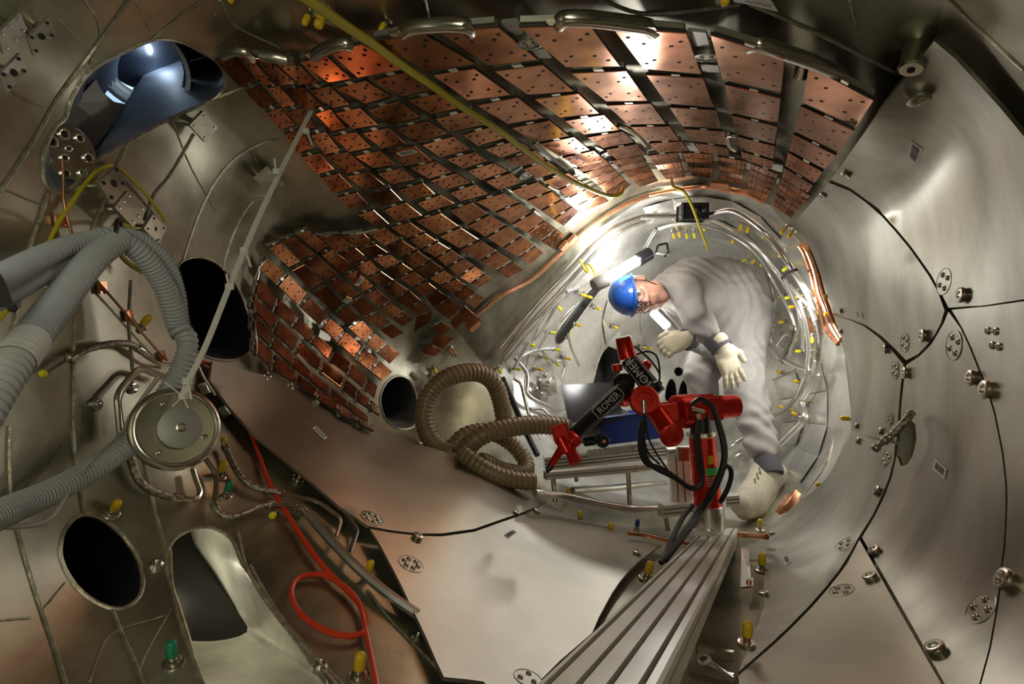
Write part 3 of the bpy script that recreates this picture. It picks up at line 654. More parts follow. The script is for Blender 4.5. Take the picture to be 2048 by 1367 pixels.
shield_pipe([(1237,250),(1255,258),(1275,270),(1292,290)], .008); shield_pipe([(1470,300),(1460,292),(1456,275),(1462,270),(1472,271)], .008)
shield_pipe([(1095,370),(1105,376),(1116,380)], .007, SH_B); shield_pipe([(1066,420),(1076,428)], .009, SH_B)
# copper edge pipe round the mouth of the far chamber, with blocks and clamps
pipe('copper_edge_pipe', [(1298,390),(1341,381),(1400,374),(1440,376)], .010, M_COPPIPE, None, .02, label='upper copper pipe along the rim of the bright chamber, under the narrow tiles', cat='pipe')
pipe('copper_edge_pipe', [(934,640),(960,625),(1000,592),(1062,560),(1116,511),(1152,478),(1195,444),(1243,413),(1298,390)], .010, M_COPPIPE, None, .02, label='long copper pipe rising along the left rim of the bright chamber', cat='pipe')
pipe('copper_edge_pipe', [(1440,377),(1470,382),(1500,388),(1528,402)], .014, M_COPPIPE, None, .02, label='short thick copper pipe at the top right of the chamber rim', cat='pipe')
for k, pxs in enumerate([[(1600,490),(1612,500),(1628,540),(1640,590),(1652,620),(1662,650),(1680,682)], [(1598,492),(1608,508),(1622,548),(1634,600),(1644,630),(1654,660),(1676,688)], [(1604,488),(1618,500),(1634,540),(1646,584),(1658,616),(1668,646),(1684,676)]]):
    pipe('copper_side_pipe', pxs, .008, M_COPPIPE, None, .03 + .002*k, label=['middle copper pipe of the three bundled beside the right wall plates','inner copper pipe of the right rim bundle, nearest the worker','outer copper pipe of the right rim bundle, nearest the wall plates'][k], cat='pipe', group='copper pipes on the right rim')
def block(px, py, u, v, t, m, name, label, cat, lift=.02, parent=None, rot=0, group=None):
    n = WN(px, py); c = W(px, py, lift); x = (RT - n*RT.dot(n)).normalized(); y = n.cross(x)
    x, y = x*math.cos(rot) + y*math.sin(rot), y*math.cos(rot) - x*math.sin(rot)
    mb = MB(); g_box(mb, c, x*u, y*v, n*t, 0, min(u, v, t)*.15)
    if parent: return obj(name, mb, m, parent)
    th = thing(name, label, cat, c, group); obj('body', mb, m, th)
    for a, b in ((-.6, .6), (.6, -.6)):
        s = MB(); g_lathe(s, c + x*u*a + y*v*b + n*t, n, [(0, u*.16), (u*.06, u*.16), (u*.06, .0005)], 8); obj('screw', s, M_STEEL, th)
    return th
block(1576, 1004, .042, .034, .012, M_COPPIPE, 'copper_block', 'square copper block bolted to the floor beside the cream shoe', 'bracket', .05, rot=.35)
block(1616, 650, .02, .03, .01, M_COPPIPE, 'copper_block', 'small copper plate on the right rim beside the pipe bundle', 'bracket', .02)
block(1146, 480, .024, .02, .008, M_COPPIPE, 'copper_block', 'bright copper block at the left chamber rim, upper of a pair', 'bracket', .03, rot=.7)
block(1130, 492, .022, .02, .008, M_COPPIPE, 'copper_block', 'bright copper block at the left chamber rim, lower of a pair', 'bracket', .03, rot=.7)
block(948, 650, .028, .022, .006, M_COPPIPE, 'copper_block', 'flat copper plate at the lower end of the left rim pipe', 'bracket', .03, rot=.6)
block(1438, 370, .035, .02, .006, M_COPPIPE, 'copper_block', 'pale copper plate over the top of the chamber mouth', 'bracket', .04, rot=.1)
block(1697, 905, .016, .05, .006, M_COPPIPE, 'copper_block', 'copper strip showing at the edge of the right wall plates', 'bracket', .03, rot=-.3)
# ---------------------------------------------------------------- steel wall plates and floor plates
PF = .935
def pw(x, y, o=0.0):
    p = P(x, y, D(x, y)*PF)
    return p + WN(x, y)*o
def plate(name, poly, m, label, cat, pw=pw, thick=.007):
    poly = densify(poly, 22); xs = [p[0] for p in poly]; ys = [p[1] for p in poly]
    pts = list(poly); edges = [(i, (i+1) % len(poly)) for i in range(len(poly))]
    x = min(xs)
    while x < max(xs):
        y = min(ys)
        while y < max(ys):
            if inpoly(x, y, poly) and min(math.hypot(x-a, y-b) for a, b in poly) > 10: pts.append((x, y))
            y += 24
        x += 24
    vo, eo, fo, *_ = geometry.delaunay_2d_cdt([Vector(p) for p in pts], edges, [], 0, 1e-4)
    fo = [f for f in fo if inpoly(sum(vo[i].x for i in f)/3, sum(vo[i].y for i in f)/3, poly)]
    n = len(vo); fr = [pw(v.x, v.y, 0) for v in vo]; bk = [p - WN(v.x, v.y)*thick for p, v in zip(fr, vo)]
    f = [tuple(q) for q in fo]
    f0 = f[0]; nn = (fr[f0[1]]-fr[f0[0]]).cross(fr[f0[2]]-fr[f0[0]])
    if nn.dot(CAM-fr[f0[0]]) < 0: f = [q[::-1] for q in f]
    # rim from edges used once
    cnt = {}
    for q in f:
        for a, b in zip(q, q[1:]+q[:1]): cnt[(a, b)] = 1
    rim = [(b, a, a+n, b+n) for (a, b) in cnt if (b, a) not in cnt]
    mb = MB(); mb.add(fr + bk, f + [tuple(i+n for i in q[::-1]) for q in f] + rim)
    c = sum((fr[i] for i in range(len(poly))), Vector())/len(poly)
    th = thing(name, label, cat, c); obj('sheet', mb, m, th); return th
def hard(pts): return pts
R1 = [(1868,82),(1910,117),(1944,154),(2000,215),(2048,273),(2110,350),(2170,440),(2170,580),(2110,588),(2048,598),(1970,610),(1897,615),(1879,579),(1862,549),(1842,520),(1820,490),(1795,460),(1766,428),(1735,401),(1700,376),(1662,358),(1760,222)]
R2 = [(1658,365),(1700,382),(1732,405),(1763,432),(1792,464),(1817,494),(1838,523),(1858,552),(1875,582),(1889,620),(1882,645),(1870,668),(1858,685),(1836,708),(1812,720),(1790,697),(1762,670),(1730,648),(1700,635),(1666,626),(1655,590),(1640,545),(1625,505),(1607,470),(1587,446)]
R3 = [(1668,632),(1700,640),(1728,652),(1758,675),(1785,702),(1807,729),(1801,775),(1797,821),(1793,882),(1756,876),(1702,860),(1702,800),(1701,766),(1690,700),(1680,665)]
R4 = [(1702,864),(1756,880),(1790,887),(1787,918),(1778,955),(1764,990),(1745,1030),(1718,1072),(1700,1105),(1677,1141),(1650,1175),(1620,1209),(1580,1250),(1545,1283),(1476,1344),(1500,1290),(1529,1209),(1527,1175),(1531,1115),(1539,1056),(1566,1030),(1594,1005),(1625,983),(1650,960),(1675,922),(1692,888)]
R5 = [(1897,623),(1921,656),(1940,697),(1957,740),(1975,785),(1987,824),(1994,858),(2004,910),(2010,963),(2011,1000),(2010,1039),(2007,1090),(2001,1134),(1997,1180),(1990,1228),(1978,1295),(1960,1361),(1945,1410),(1910,1410),(1889,1366),(1840,1278),(1790,1190),(1724,1074),(1750,1030),(1769,992),(1783,955),(1792,918),(1794,905),(1790,890),(1797,884),(1802,821),(1806,775),(1813,729),(1838,713),(1862,689),(1875,668),(1888,645)]
HOLE_R = [(1787,925),(1786,893),(1792,862),(1804,840),(1820,833),(1833,848),(1835,880),(1828,910),(1815,932),(1800,938)]
R6 = [(1719,1079),(1785,1196),(1835,1284),(1882,1366),(1905,1410),(1905,1460),(1430,1460),(1430,1390),(1478,1349),(1548,1288),(1583,1255),(1623,1214),(1653,1180),(1680,1146),(1703,1110)]
R7 = [(1903,619),(1970,613),(2048,602),(2110,594),(2175,588),(2175,1460),(1948,1460),(1950,1410),(1964,1361),(1982,1295),(1994,1228),(2001,1180),(2005,1134),(2011,1090),(2014,1039),(2015,1000),(2014,963),(2008,910),(1998,858),(1991,824),(1979,785),(1961,740),(1944,697),(1925,656)]
def washer(x, y, r, parent, pw=pw, name='fastener'):
    n = WN(x, y); c = pw(x, y, 0); mb = MB()
    g_lathe(mb, c, n, [(0, r*.8), (r*.35, r), (r*.62, r), (r*.72, r*.88), (r*.72, r*.55), (r*.5, r*.5), (r*.5, r*.25), (r*.62, r*.22), (r*.62, .0006)], 18)
    obj(name, mb, M_STEEL, parent)
def cover(x, y, r, parent, nb=4, rot=.4, pw=pw):
    n = WN(x, y); c = pw(x, y, 0); o = (UP - n*UP.dot(n)).normalized(); o2 = n.cross(o); mb = MB()
    g_lathe(mb, c, n, [(0, r), (.0014, r), (.0016, r*.96), (.0008, r*.94), (.0008, .0006)], 24)
    obj('cover_disc', mb, M_PANEL, parent)
    for k in range(nb):
        a = rot + 2*math.pi*k/nb; q = c + (o*math.cos(a) + o2*math.sin(a))*r*.55; m2 = MB()
        g_lathe(m2, q, n, [(0, r*.2), (.003, r*.2), (.004, r*.13), (.002, r*.1), (.002, .0005)], 10); obj('cover_screw', m2, M_STEEL, parent)
def pscrews(pts, parent, r=.006):
    for x, y in pts:
        n = WN(x, y); c = pw(x, y, 0); m2 = MB(); g_lathe(m2, c, n, [(0, r), (.003, r), (.004, r*.6), (.002, r*.4), (.002, .0005)], 10); obj('cover_screw', m2, M_STEEL, parent)
p1 = plate('wall_plate', R1, M_PANEL, 'large curved steel wall plate at the upper right with a pointed top corner and barcode', 'wall plate')
p2 = plate('wall_plate', R2, M_PANEL, 'brushed steel wall plate right of the chamber mouth with a small square outline mark', 'wall plate')
p3 = plate('wall_plate', R3, M_PANEL, 'small bright steel wall plate beside the chamber mouth, above the dark oval opening', 'wall plate')
p4 = plate('wall_plate', R4, M_PANEL, 'curved steel wall plate at lower right whose edge is beside the aluminium rail', 'wall plate')
def plate5():
    q = R5; return plate('wall_plate', q, M_PANEL, 'tall dark steel wall plate with the oval opening and white barcode at right', 'wall plate')
# the opening in the tall plate is cut as part of its outline
i0 = R5.index((1794,905)); R5[i0:i0+2] = [(1794,910),(1802,932),(1815,928),(1826,908),(1833,880),(1831,850),(1820,836),(1808,842),(1800,855)]
i1 = R5.index((1797,884)); R5.pop(i1)
p5 = plate5()
p6 = plate('wall_plate', R6, M_FPANEL, 'pinkish steel plate at the bottom right with a straight slanting right edge', 'wall plate')
p7 = plate('wall_plate', R7, M_PANEL, 'outermost dark steel wall plate along the right border of the picture', 'wall plate')
# port behind the opening
mb = MB(); ring = [pw(x, y, -.008) for x, y in smooth2(HOLE_R, 3)]; dv = (-WN(1810,885)*.9 + FW*.2 + RT*.25).normalized(); nr_ = len(ring)
mb.add(ring + [p + dv*.05 for p in ring], [(i, (i+1) % nr_, nr_+(i+1) % nr_, nr_+i) for i in range(nr_)] + [tuple(range(nr_, 2*nr_))]); obj('port_sleeve', mb, M_SLOT, p5)
for x, y in [(1838,190)]: washer(x, y, .022, p1)
washer(1694,347,.014,p1); washer(1930,590,.017,p1); cover(1888,563,.032,p1)
washer(1647,389,.012,p2); washer(1852,671,.017,p2); cover(1810,685,.026,p2); washer(1682,621,.010,p2)
washer(1682,662,.010,p3); washer(1774,698,.014,p3); cover(1791,740,.026,p3); washer(1714,851,.010,p3); washer(1763,862,.011,p3); cover(1781,838,.02,p3)
washer(1718,881,.012,p4); washer(1757,982,.014,p4); cover(1773,917,.026,p4); cover(1690,1088,.028,p4); washer(1545,1067,.011,p4); washer(1528,1189,.013,p4)
washer(1815,745,.016,p5); cover(1908,690,.034,p5); washer(1950,755,.017,p5); washer(1752,1103,.015,p5); washer(1875,1302,.017,p5); cover(1962,1216,.032,p5); 
washer(1743,1157,.016,p6); cover(1683,1180,.028,p6)
washer(1980,779,.019,p7); washer(2018,1162,.019,p7); pscrews([(1976,661),(1992,662),(1985,690),(1999,693)], p7, .008)
def plabel(par, quad, bars=9, along=0): face_label(par, quad, .0014, bars, pf=pw, along=along)
plabel(p1, [(1822,279),(1847,297),(1834,332),(1815,312)], 9, 1); plabel(p4, [(1565,1114),(1576,1109),(1583,1124),(1571,1131)], 7, 1); plabel(p5, [(1872,917),(1895,938),(1890,958),(1866,937)], 9, 0)
mb = MB(); q = [pw(x, y, .001) for x, y in [(1714,622),(1724,623),(1727,636),(1716,635)]]
g_tube(mb, q + [q[0]], .0012, 4); obj('outline_mark', mb, M_LABEL, p2)
FF = .955
def pf_(x, y, o=0.0): return P(x, y, D(x, y)*FF) + WN(x, y)*o
F1 = [(425,722),(470,735),(510,745),(560,757),(595,774),(636,797),(696,826),(755,853),(836,887),(903,907),(967,948),(1016,967),(1060,986),(1094,1002),(1050,1022),(1005,1037),(948,1057),(884,1066),(835,1066),(778,1059),(737,1051),(680,1013),(627,967),(581,929),(513,873),(460,815),(420,760)]
F2 = [(1095,1007),(1125,1022),(1157,1038),(1222,1055),(1270,1072),(1322,1088),(1300,1105),(1280,1119),(1258,1140),(1239,1163),(1224,1185),(1212,1207),(1197,1235),(1184,1265),(1120,1320),(1060,1380),(1000,1400),(967,1362),(930,1357),(888,1353),(870,1315),(854,1277),(834,1235),(816,1198),(798,1160),(778,1122),(758,1085),(740,1057),(778,1064),(835,1071),(884,1072),(948,1063),(1007,1042),(1052,1027)]
f1 = plate('floor_plate', F1, M_FPANEL, 'dark steel floor plate under the side copper tiles, running down from the left', 'floor plate', pf_)
f2 = plate('floor_plate', F2, M_FPANEL, 'warm steel floor plate in the foreground, left of the aluminium rail', 'floor plate', pf_)
face_label(f1, [(624,856),(632,852),(655,875),(648,880)], .0014, 9, pf=pf_, along=1, margin=.1); face_label(f2, [(1008,1069),(1025,1059),(1033,1064),(1016,1076)], .0014, 8, pf=pf_, m=M_GREYP)
for x, y in [(838,887),(1032,1026)]: washer(x, y, .012, f1, pf_)
cover(744,1036,.030,f1,6,.2,pf_)
for x, y in [(834,1076),(1073,1023),(1274,1107)]: washer(x, y, .014, f2, pf_)
cover(822,1127,.030,f2,6,.2,pf_); cover(1055,1355,.026,f2,3,.2,pf_)
def fscrews(pts, par, r=.005):
    for x, y in pts:
        n = WN(x, y); c = pf_(x, y, 0); m2 = MB(); g_lathe(m2, c, n, [(0, r), (.003, r), (.004, r*.6), (.002, .0005)], 8); obj('cover_screw', m2, M_STEEL, par)
fscrews([(527,750),(534,745),(540,752),(533,758)], f1); fscrews([(575,770),(583,768),(585,776)], f1, .006)
# ---------------------------------------------------------------- studs with plastic caps, plain studs, bolts
def stud(x, y, s, cap, label, group=None, n=None, flange=1.0, cat='capped stud', lift=0.0, cl=1.0, copper=False):
    n = n or WN(x, y); c = base_for(x, y, n, s*2.6 if cap else s*.8, lift); th = thing('capped_stud', label, cat, c, group)
    mb = MB(); fr = s*1.55*flange
    g_lathe(mb, c - n*.004, n, [(0, fr), (s*.55, fr), (s*.65, fr*.92), (s*.65, s*.75), (s*1.0, s*.7), (s*1.0, .0005)], 16)
    obj('flange', mb, M_STEEL, th)
    if fr > .02:
        o = n.orthogonal().normalized(); o2 = n.cross(o)
        for k in range(4):
            a = k*math.pi/2 + .5; q = c + (o*math.cos(a) + o2*math.sin(a))*fr*.72 + n*(s*.5); m2 = MB(); g_cyl(m2, q, q + n*s*.45, s*.22, seg=8); obj('bolt', m2, M_STEELB, th)
    mb = MB(); g_cyl(mb, c + n*s*.8, c + n*s*1.9, s*.62, seg=10); obj('stud', mb, M_COPPIPE if copper else M_STEEL, th)
    if cap:
        mb = MB(); L = s*2.6*cl; r = s*.85
        g_lathe(mb, c + n*s*1.5, n, [(0, r*.92), (s*.15, r), (L*.7, r*.95), (L*.88, r*.82), (L*.97, r*.5), (L, r*.12), (L, .0005)], 14); obj('cap', mb, cap, th)
    return th
def nd(x, y, dx, dy, k=.6):
    """surface normal leaning towards the picture direction dx,dy"""
    return (WN(x, y)*(1-k) + cdir(dx, -dy, -.35)*k).normalized()
stud(232,1010,.0095,M_YEL,'yellow capped flange stud above the round hole at lower left',n=nd(232,1010,.35,-1))
stud(293,640,.009,M_YEL,'yellow capped stud right of the thin copper line on the left wall',n=nd(293,640,.5,-1))
stud(116,560,.009,M_YEL,'yellow capped stud half hidden behind the wrapped grey hoses',n=nd(116,560,.5,-1))
stud(343,1298,.0105,M_GREEN,'green capped flange stud at the bottom, left of the long slot opening',n=nd(343,1298,0,-1))
stud(458,972,.009,M_GREEN,'dark green capped stud between the braided hoses',n=nd(458,972,.3,-1))
stud(446,930,.011,M_YEL,'short yellow capped stud just right of the round steel flange',n=nd(446,930,.2,-1),cl=.8)
stud(740,1132,.010,M_YEL,'yellow capped stud below the floor plate edge beside the thick steel pipe',n=nd(740,1132,.15,-1))
stud(720,1322,.0115,M_YEL,'yellow capped flange stud at the bottom beside the red cable',n=nd(720,1322,.1,-1))
stud(1298,1135,.013,M_YEL,'yellow capped stud between the foreground floor plate and the rail',n=nd(1298,1135,.3,-1),lift=.05)
stud(1495,1258,.011,M_YEL,'yellow capped stud on copper right of the rail, near the bottom',n=nd(1495,1258,.1,-1),lift=.06,copper=True)
stud(1524,1118,.012,M_YEL,'yellow capped stud right of the rail, under the copper tube',n=nd(1524,1118,.1,-1),lift=.03)
stud(1690,836,.011,M_YEL,'yellow capped stud at the left edge of the small wall plate',n=nd(1690,836,-1,0))
stud(1640,970,.011,M_YEL,'yellow capped stud on the light curved wall right of the shoe',n=nd(1640,970,-1,-.4,.8),flange=.6)
stud(598,955,.010,None,'plain steel stud behind the upper edge of the floor plate',n=nd(598,955,.5,-1),cat='stud',flange=1.4)
for (x, y, lab) in [(190,808,'plain steel button on the left wall beside the bent pipe loop'),(312,1130,'plain conical steel button right of the round hole'),(832,1280,'steel washer button under the floor plate at the bottom'),(640,1335,'small steel button at the lower tip of the slot weld'),(262,775,'white topped sensor knob inside the bent pipe loop')]:
    n = WN(x, y); c = W(x, y); th = thing('wall_button', lab, 'button', c); mb = MB(); r = .013
    g_lathe(mb, c - n*.003, n, [(0, r), (.008, r*.95), (.012, r*.6), (.012, r*.25), (.010, r*.2), (.010, .0005)], 14); obj('base', mb, M_STEEL, th)
    mb = MB(); g_ball(mb, c + n*.013, .0045, 8); obj('pin', mb, M_WHITE if 'white' in lab else M_STEELB, th)
# ceiling: capped studs and tags near the thick yellow cable
for (x, y, s, dx, dy, lab) in [(612,40,.008,-.35,1,'thin yellow capped stud on the ceiling left of the thick yellow cable, outer of two'),(640,42,.011,-.3,1,'fat yellow capped stud on the ceiling beside the thick yellow cable'),(765,56,.008,-.4,1,'yellow capped stud right of the thick yellow cable above the tiles'),(1449,-6,.010,0,1,'large yellow capped stud hanging from the ceiling beside the white paper tag'),(463,-4,.007,-.2,1,'yellow cap peeking in at the top edge above the first tiles')]:
    stud(x, y, s, M_YEL, lab, n=nd(x, y, dx, dy, .85))
def sheetpx(name, quad, m, label, cat, t=.0015, smooth=False):
    fr = [P(*q) for q in quad]; n = (fr[1]-fr[0]).cross(fr[2]-fr[0]).normalized(); k = len(fr)
    mb = MB(); mb.add(fr + [p + n*t for p in fr], [tuple(range(k)), tuple(range(2*k-1, k-1, -1))] + [(i, (i+1) % k, k+(i+1) % k, k+i) for i in range(k)])
    return top(name, mb, m, label, cat, smooth=smooth)
def tagpx(name, quad, lift, m, label, cat):
    th = [(x, y, D(x, y) - l) for (x, y), l in zip(quad, lift)]; return sheetpx(name, th, m, label, cat)
tagpx('tag_strip', [(632,37),(686,52),(690,61),(640,44)], [.06,.05,.05,.06], M_STRIP, 'small grey metal tag hanging beside the fat yellow cap', 'tag')
tagpx('tag_strip', [(770,52),(796,66),(794,70),(768,56)], [.05,.05,.05,.05], M_STRIP, 'thin grey tag behind the yellow cap right of the cable', 'tag')
q = [(1466,-6),(1530,-6),(1545,6),(1556,24),(1500,10),(1468,4)]
tg = sheetpx('paper_tag', [(x, y, D(x, y)*.93) for x, y in q], M_WHITE, 'white paper tag with one line of handwriting at the top edge', 'tag')
mb = MB(); mb_pts = [P(x, y, D(x, y)*.927) for x, y in [(1490,4),(1496,2),(1501,7),(1507,4),(1514,9),(1520,6),(1527,12),(1533,9),(1540,14),(1544,11)]]
g_tube(mb, mb_pts, .0006, 4); o = obj('handwriting', mb, M_PRINT, None); o.parent = tg; o.location = o.location - tg.location
# ---------------------------------------------------------------- mounting plates on the left wall
def mplate(quad, label, holes='corner', big=False, lift=.035):
    fr = [W(x, y, lift) for x, y in quad]; c = sum(fr, Vector())/4; n = (fr[1]-fr[0]).cross(fr[3]-fr[0]).normalized()
    if n.dot(CAM-c) < 0: n = -n
    th = thing('mounting_plate', label, 'plate', c); t = .007; mb = MB(); bk = [p - n*t for p in fr]
    mb.add(fr+bk, [(0,1,2,3),(0,4,5,1),(1,5,6,2),(2,6,7,3),(3,7,4,0),(4,7,6,5)]); obj('plate', mb, M_STRIP if big else M_WALL, th, smooth=False)
    B = lambda u, v: fr[0].lerp(fr[1], u).lerp(fr[3].lerp(fr[2], u), v)
    e = (fr[1]-fr[0]).length
    for u, v in [(.15,.15),(.85,.15),(.85,.85),(.15,.85)] + ([(.5,.12),(.5,.88)] if holes == 'six' else []):
        m2 = MB(); g_lathe(m2, B(u, v), n, [(0, e*.05), (.0015, e*.05), (.002, e*.03), (.002, .0004)], 10); obj('screw', m2, M_STEELB if holes != 'hole' else M_HOLE, th)
    if holes == 'hole':
        m2 = MB(); g_lathe(m2, B(.5, .5), n, [(0, e*.1), (.0008, e*.1), (.0008, .0004)], 14); obj('centre_hole', m2, M_HOLE, th)
    m3 = MB(); d = -n
    for u, v in ((.3,.3),(.7,.7)): g_cyl(m3, B(u, v) - n*t, B(u, v) - n*(lift+.01), e*.16, seg=10)
    obj('standoff', m3, M_STEEL, th)
mplate([(-5,68),(40,25),(55,58),(8,109)], 'mounting plate with six bolts in the top left corner', 'six', True)
mplate([(55,75),(99,34),(113,70),(67,113)], 'pale mounting plate with one centre hole, right one near the top left corner', 'hole', True)
mplate([(-2,150),(41,106),(56,140),(15,186)], 'pale mounting plate with one centre hole, lowest at the left edge', 'hole', True)
mplate([(198,366),(236,328),(253,367),(222,407)], 'grey plate with a centre hole under the bend of the yellow cable', 'hole')
mplate([(229,414),(256,381),(294,417),(267,455)], 'grey plate with six screws between the two yellow cable ends', 'six')
mplate([(288,457),(306,428),(333,455),(318,489)], 'grey plate with a centre hole beside the end of the short yellow cable', 'hole')
mplate([(379,250),(407,222),(437,256),(410,284)], 'dull steel plate just below the right end of the large port opening', 'corner')
mplate([(509,359),(537,335),(571,369),(545,395)], 'dull steel plate behind the white cable ties on the left wall', 'corner')
# ---------------------------------------------------------------- inside the large upper port
c0 = W(138, 304, -.004); ax = (CAM - c0).normalized()*.8 + UP*-.5; ax = (WN(140,300)*.75 + (CAM-c0).normalized()*.4).normalized()
th = thing('port_insert', 'round perforated steel plug with ring holes sitting in the lower left of the large port', 'port plug', c0)
mb = MB(); R = .049; g_lathe(mb, c0 - ax*.02, ax, [(0, R*.97), (.018, R), (.02, R*.96), (.02, .001)], 28); obj('face_plate', mb, M_STEEL, th)
o = (UP - ax*UP.dot(ax)).normalized(); o2 = ax.cross(o)
for (a, rr, r) in [(.3,.62,.20),(-.5,.70,.17),(1.25,.62,.22),(2.6,.30,.15),(-1.6,.66,.20),(2.2,.86,.12),(3.0,.82,.18),(-2.5,.80,.17),(.2,.12,.12)]:
    q = c0 + (o*math.cos(a) + o2*math.sin(a))*R*rr; m2 = MB(); k = R*r
    g_lathe(m2, q, ax, [(0, k), (.003, k), (.004, k*.85), (.003, k*.65), (.0006, k*.6)], 12); m2.add([q + ax*.0008 + (o*math.cos(t)+o2*math.sin(t))*k*.6 for t in [i*math.pi/5 for i in range(10)]], [tuple(range(10))], 1)
    obj('ring_hole', m2, [M_STEELB, M_HOLE], th)
mb = MB(); g_cyl(mb, c0 - ax*.10 + UP*.0, c0 - ax*.02, R*.9, R*.95, 24); obj('plug_body', mb, M_BROWNPORT, th)
br = [P(x, y, D(x,y)*1.07) for x, y in [(122,262),(150,205),(192,158),(203,182),(225,203),(252,208),(215,262),(176,312)]]; nb_ = (br[1]-br[0]).cross(br[3]-br[0]).normalized(); nb_ = nb_ if nb_.dot(CAM-br[0]) > 0 else -nb_
k = len(br); mb = MB(); mb.add(br + [p - nb_*.01 for p in br], [tuple(range(k)), tuple(range(2*k-1, k-1, -1))] + [(i, (i+1) % k, k+(i+1) % k, k+i) for i in range(k)]); obj('brown_panel', mb, M_BROWNPORT, th, smooth=False, label='flat brown panel between the plug and the bellows')
base = P(280, 138, 1.40); far = P(329, 74, 1.95); axb = (far-base).normalized(); Lb = (far-base).length
th = thing('bellows_tube', 'pale blue stepped bellows tube lit by daylight inside the large upper port', 'bellows', base)
a_ = axb.orthogonal().normalized(); b_ = axb.cross(a_); sg = 40
def tubepart(name, prof, m):
    v = []; f = []
    for z, r in prof:
        for k in range(sg): t = 2*math.pi*k/sg; v.append(base + axb*(z*Lb) + (a_*math.cos(t) + b_*math.sin(t))*r)
    for i in range(len(prof)-1):
        for k in range(sg): f.append((i*sg+k, i*sg+(k+1) % sg, (i+1)*sg+(k+1) % sg, (i+1)*sg+k))
    mb = MB(); mb.add(v, f); obj(name, mb, m, th)
tubepart('rim_ring', [(-.03,.100),(-.03,.110),(.02,.110),(.02,.098),(-.03,.100)], M_BELLOW)
tubepart('near_collar', [(.02,.104),(.05,.092),(.10,.098),(.12,.090),(.17,.096),(.20,.088)], M_BROWNPORT)
tubepart('pale_sleeve', [(.20,.094),(.40,.094),(.42,.088),(.52,.088)], M_BELLOW)
rib = []
for k in range(9): rib += [(.52+.025*k, .086 if k % 2 else .080)]
tubepart('dark_bellows', rib, M_DARK2); tubepart('bellows_ring', [(.73,.084),(.75,.076),(.80,.076)], M_BELLOW)
tubepart('end_sleeve', [(.80,.080),(.86,.072),(1.0,.072)], M_DARK2)
mb = MB(); g_lathe(mb, far, axb, [(0, .074), (.004, .074)], 32); obj('lit_window', mb, M_SKYLIT, th)
# ---------------------------------------------------------------- round steel flange with the white disc, hung on cable ties
fc = P(355, 855, 1.0); fa = (CAM - fc).normalized()*.86 + RT*.30 + UP*.18; fa.normalize(); R = .0735
th = thing('blank_flange', 'large round polished steel flange with a matt grey centre disc hanging on white ties', 'flange', fc)
mb = MB(); g_lathe(mb, fc - fa*.016, fa, [(0, R*.93), (.004, R), (.011, R), (.014, R*.97), (.017, R*.93), (.018, R*.88), (.016, R*.84), (.012, R*.82), (.012, R*.5), (.012, .001)], 56); obj('flange_ring', mb, M_STEEL, th)
mb = MB(); dc = fc + RT*.005; g_lathe(mb, dc - fa*.002, fa, [(0, R*.49), (.004, R*.49), (.0048, R*.475), (.0048, .001)], 40); obj('centre_disc', mb, M_DISC, th)
mb = MB(); g_lathe(mb, dc + fa*.0028, fa, [(0, R*.11), (.003, R*.11), (.004, R*.08), (.002, R*.06), (.002, R*.03), (.004, R*.02), (.004, .0003)], 16); obj('centre_screw', mb, M_STEEL, th)
o = (UP - fa*UP.dot(fa)).normalized(); o2 = fa.cross(o)
for a in (.35, 2.5, -2.0):
    m2 = MB(); q = fc + (o*math.cos(a) + o2*math.sin(a))*R*.66 - fa*.004; g_lathe(m2, q, fa, [(0, R*.07), (.002, R*.07), (.002, R*.03), (.003, .0004)], 12); obj('screw', m2, M_STEEL, th)
def ties():
    a = P(366, 792, 0.985); e = W(622, 222, .05)
    mid = [a, P(372,770,.99), P(412,690,1.03), P(470,545,1.10), P(540,385,1.2), e]
    th = thing('cable_tie_chain', 'long pair of joined white cable ties from the copper tiles to the round flange', 'cable tie', a)
    p = resample(spline(mid, 8), .02)
    for s in (-1, 1):
        mb = MB(); q = [x + RT*(.0032*s) + UP*(.0012*s) for x in p]; g_tube(mb, q, .0030, 6, flat=.7); obj('strap', mb, M_WHITE, th)
    for (x, y, d, dx, dy) in [(612,262,1.30,12,28),(553,343,1.22,-4,-26),(488,500,1.125,14,34),(459,573,1.082,-6,-26),(374,762,.985,8,36)]:
        m2 = MB(); h = P(x, y, d); g_box(m2, h, RT*.0055, UP*.0045, FW*.004, bev=.0012); obj('tie_head', m2, M_WHITE, th)
        m2 = MB(); g_tube(m2, fillet([h, P(x+dx*.5, y+dy*.35, d-.004), P(x+dx, y+dy, d-.006)], .006), .0024, 6, flat=.6); obj('tie_tail', m2, M_WHITE, th)
    m2 = MB(); g_box(m2, P(366,792,.975), RT*.005, UP*.004, FW*.004, bev=.001); obj('tie_head', m2, M_WHITE, th)
    for e_ in [(328,763), (345,812), (376,816)]:
        m2 = MB(); g_tube(m2, [P(366,792,.975), P(e_[0], e_[1], .978)], .0014, 6); obj('tie_loop', m2, M_WHITE, th)
ties()
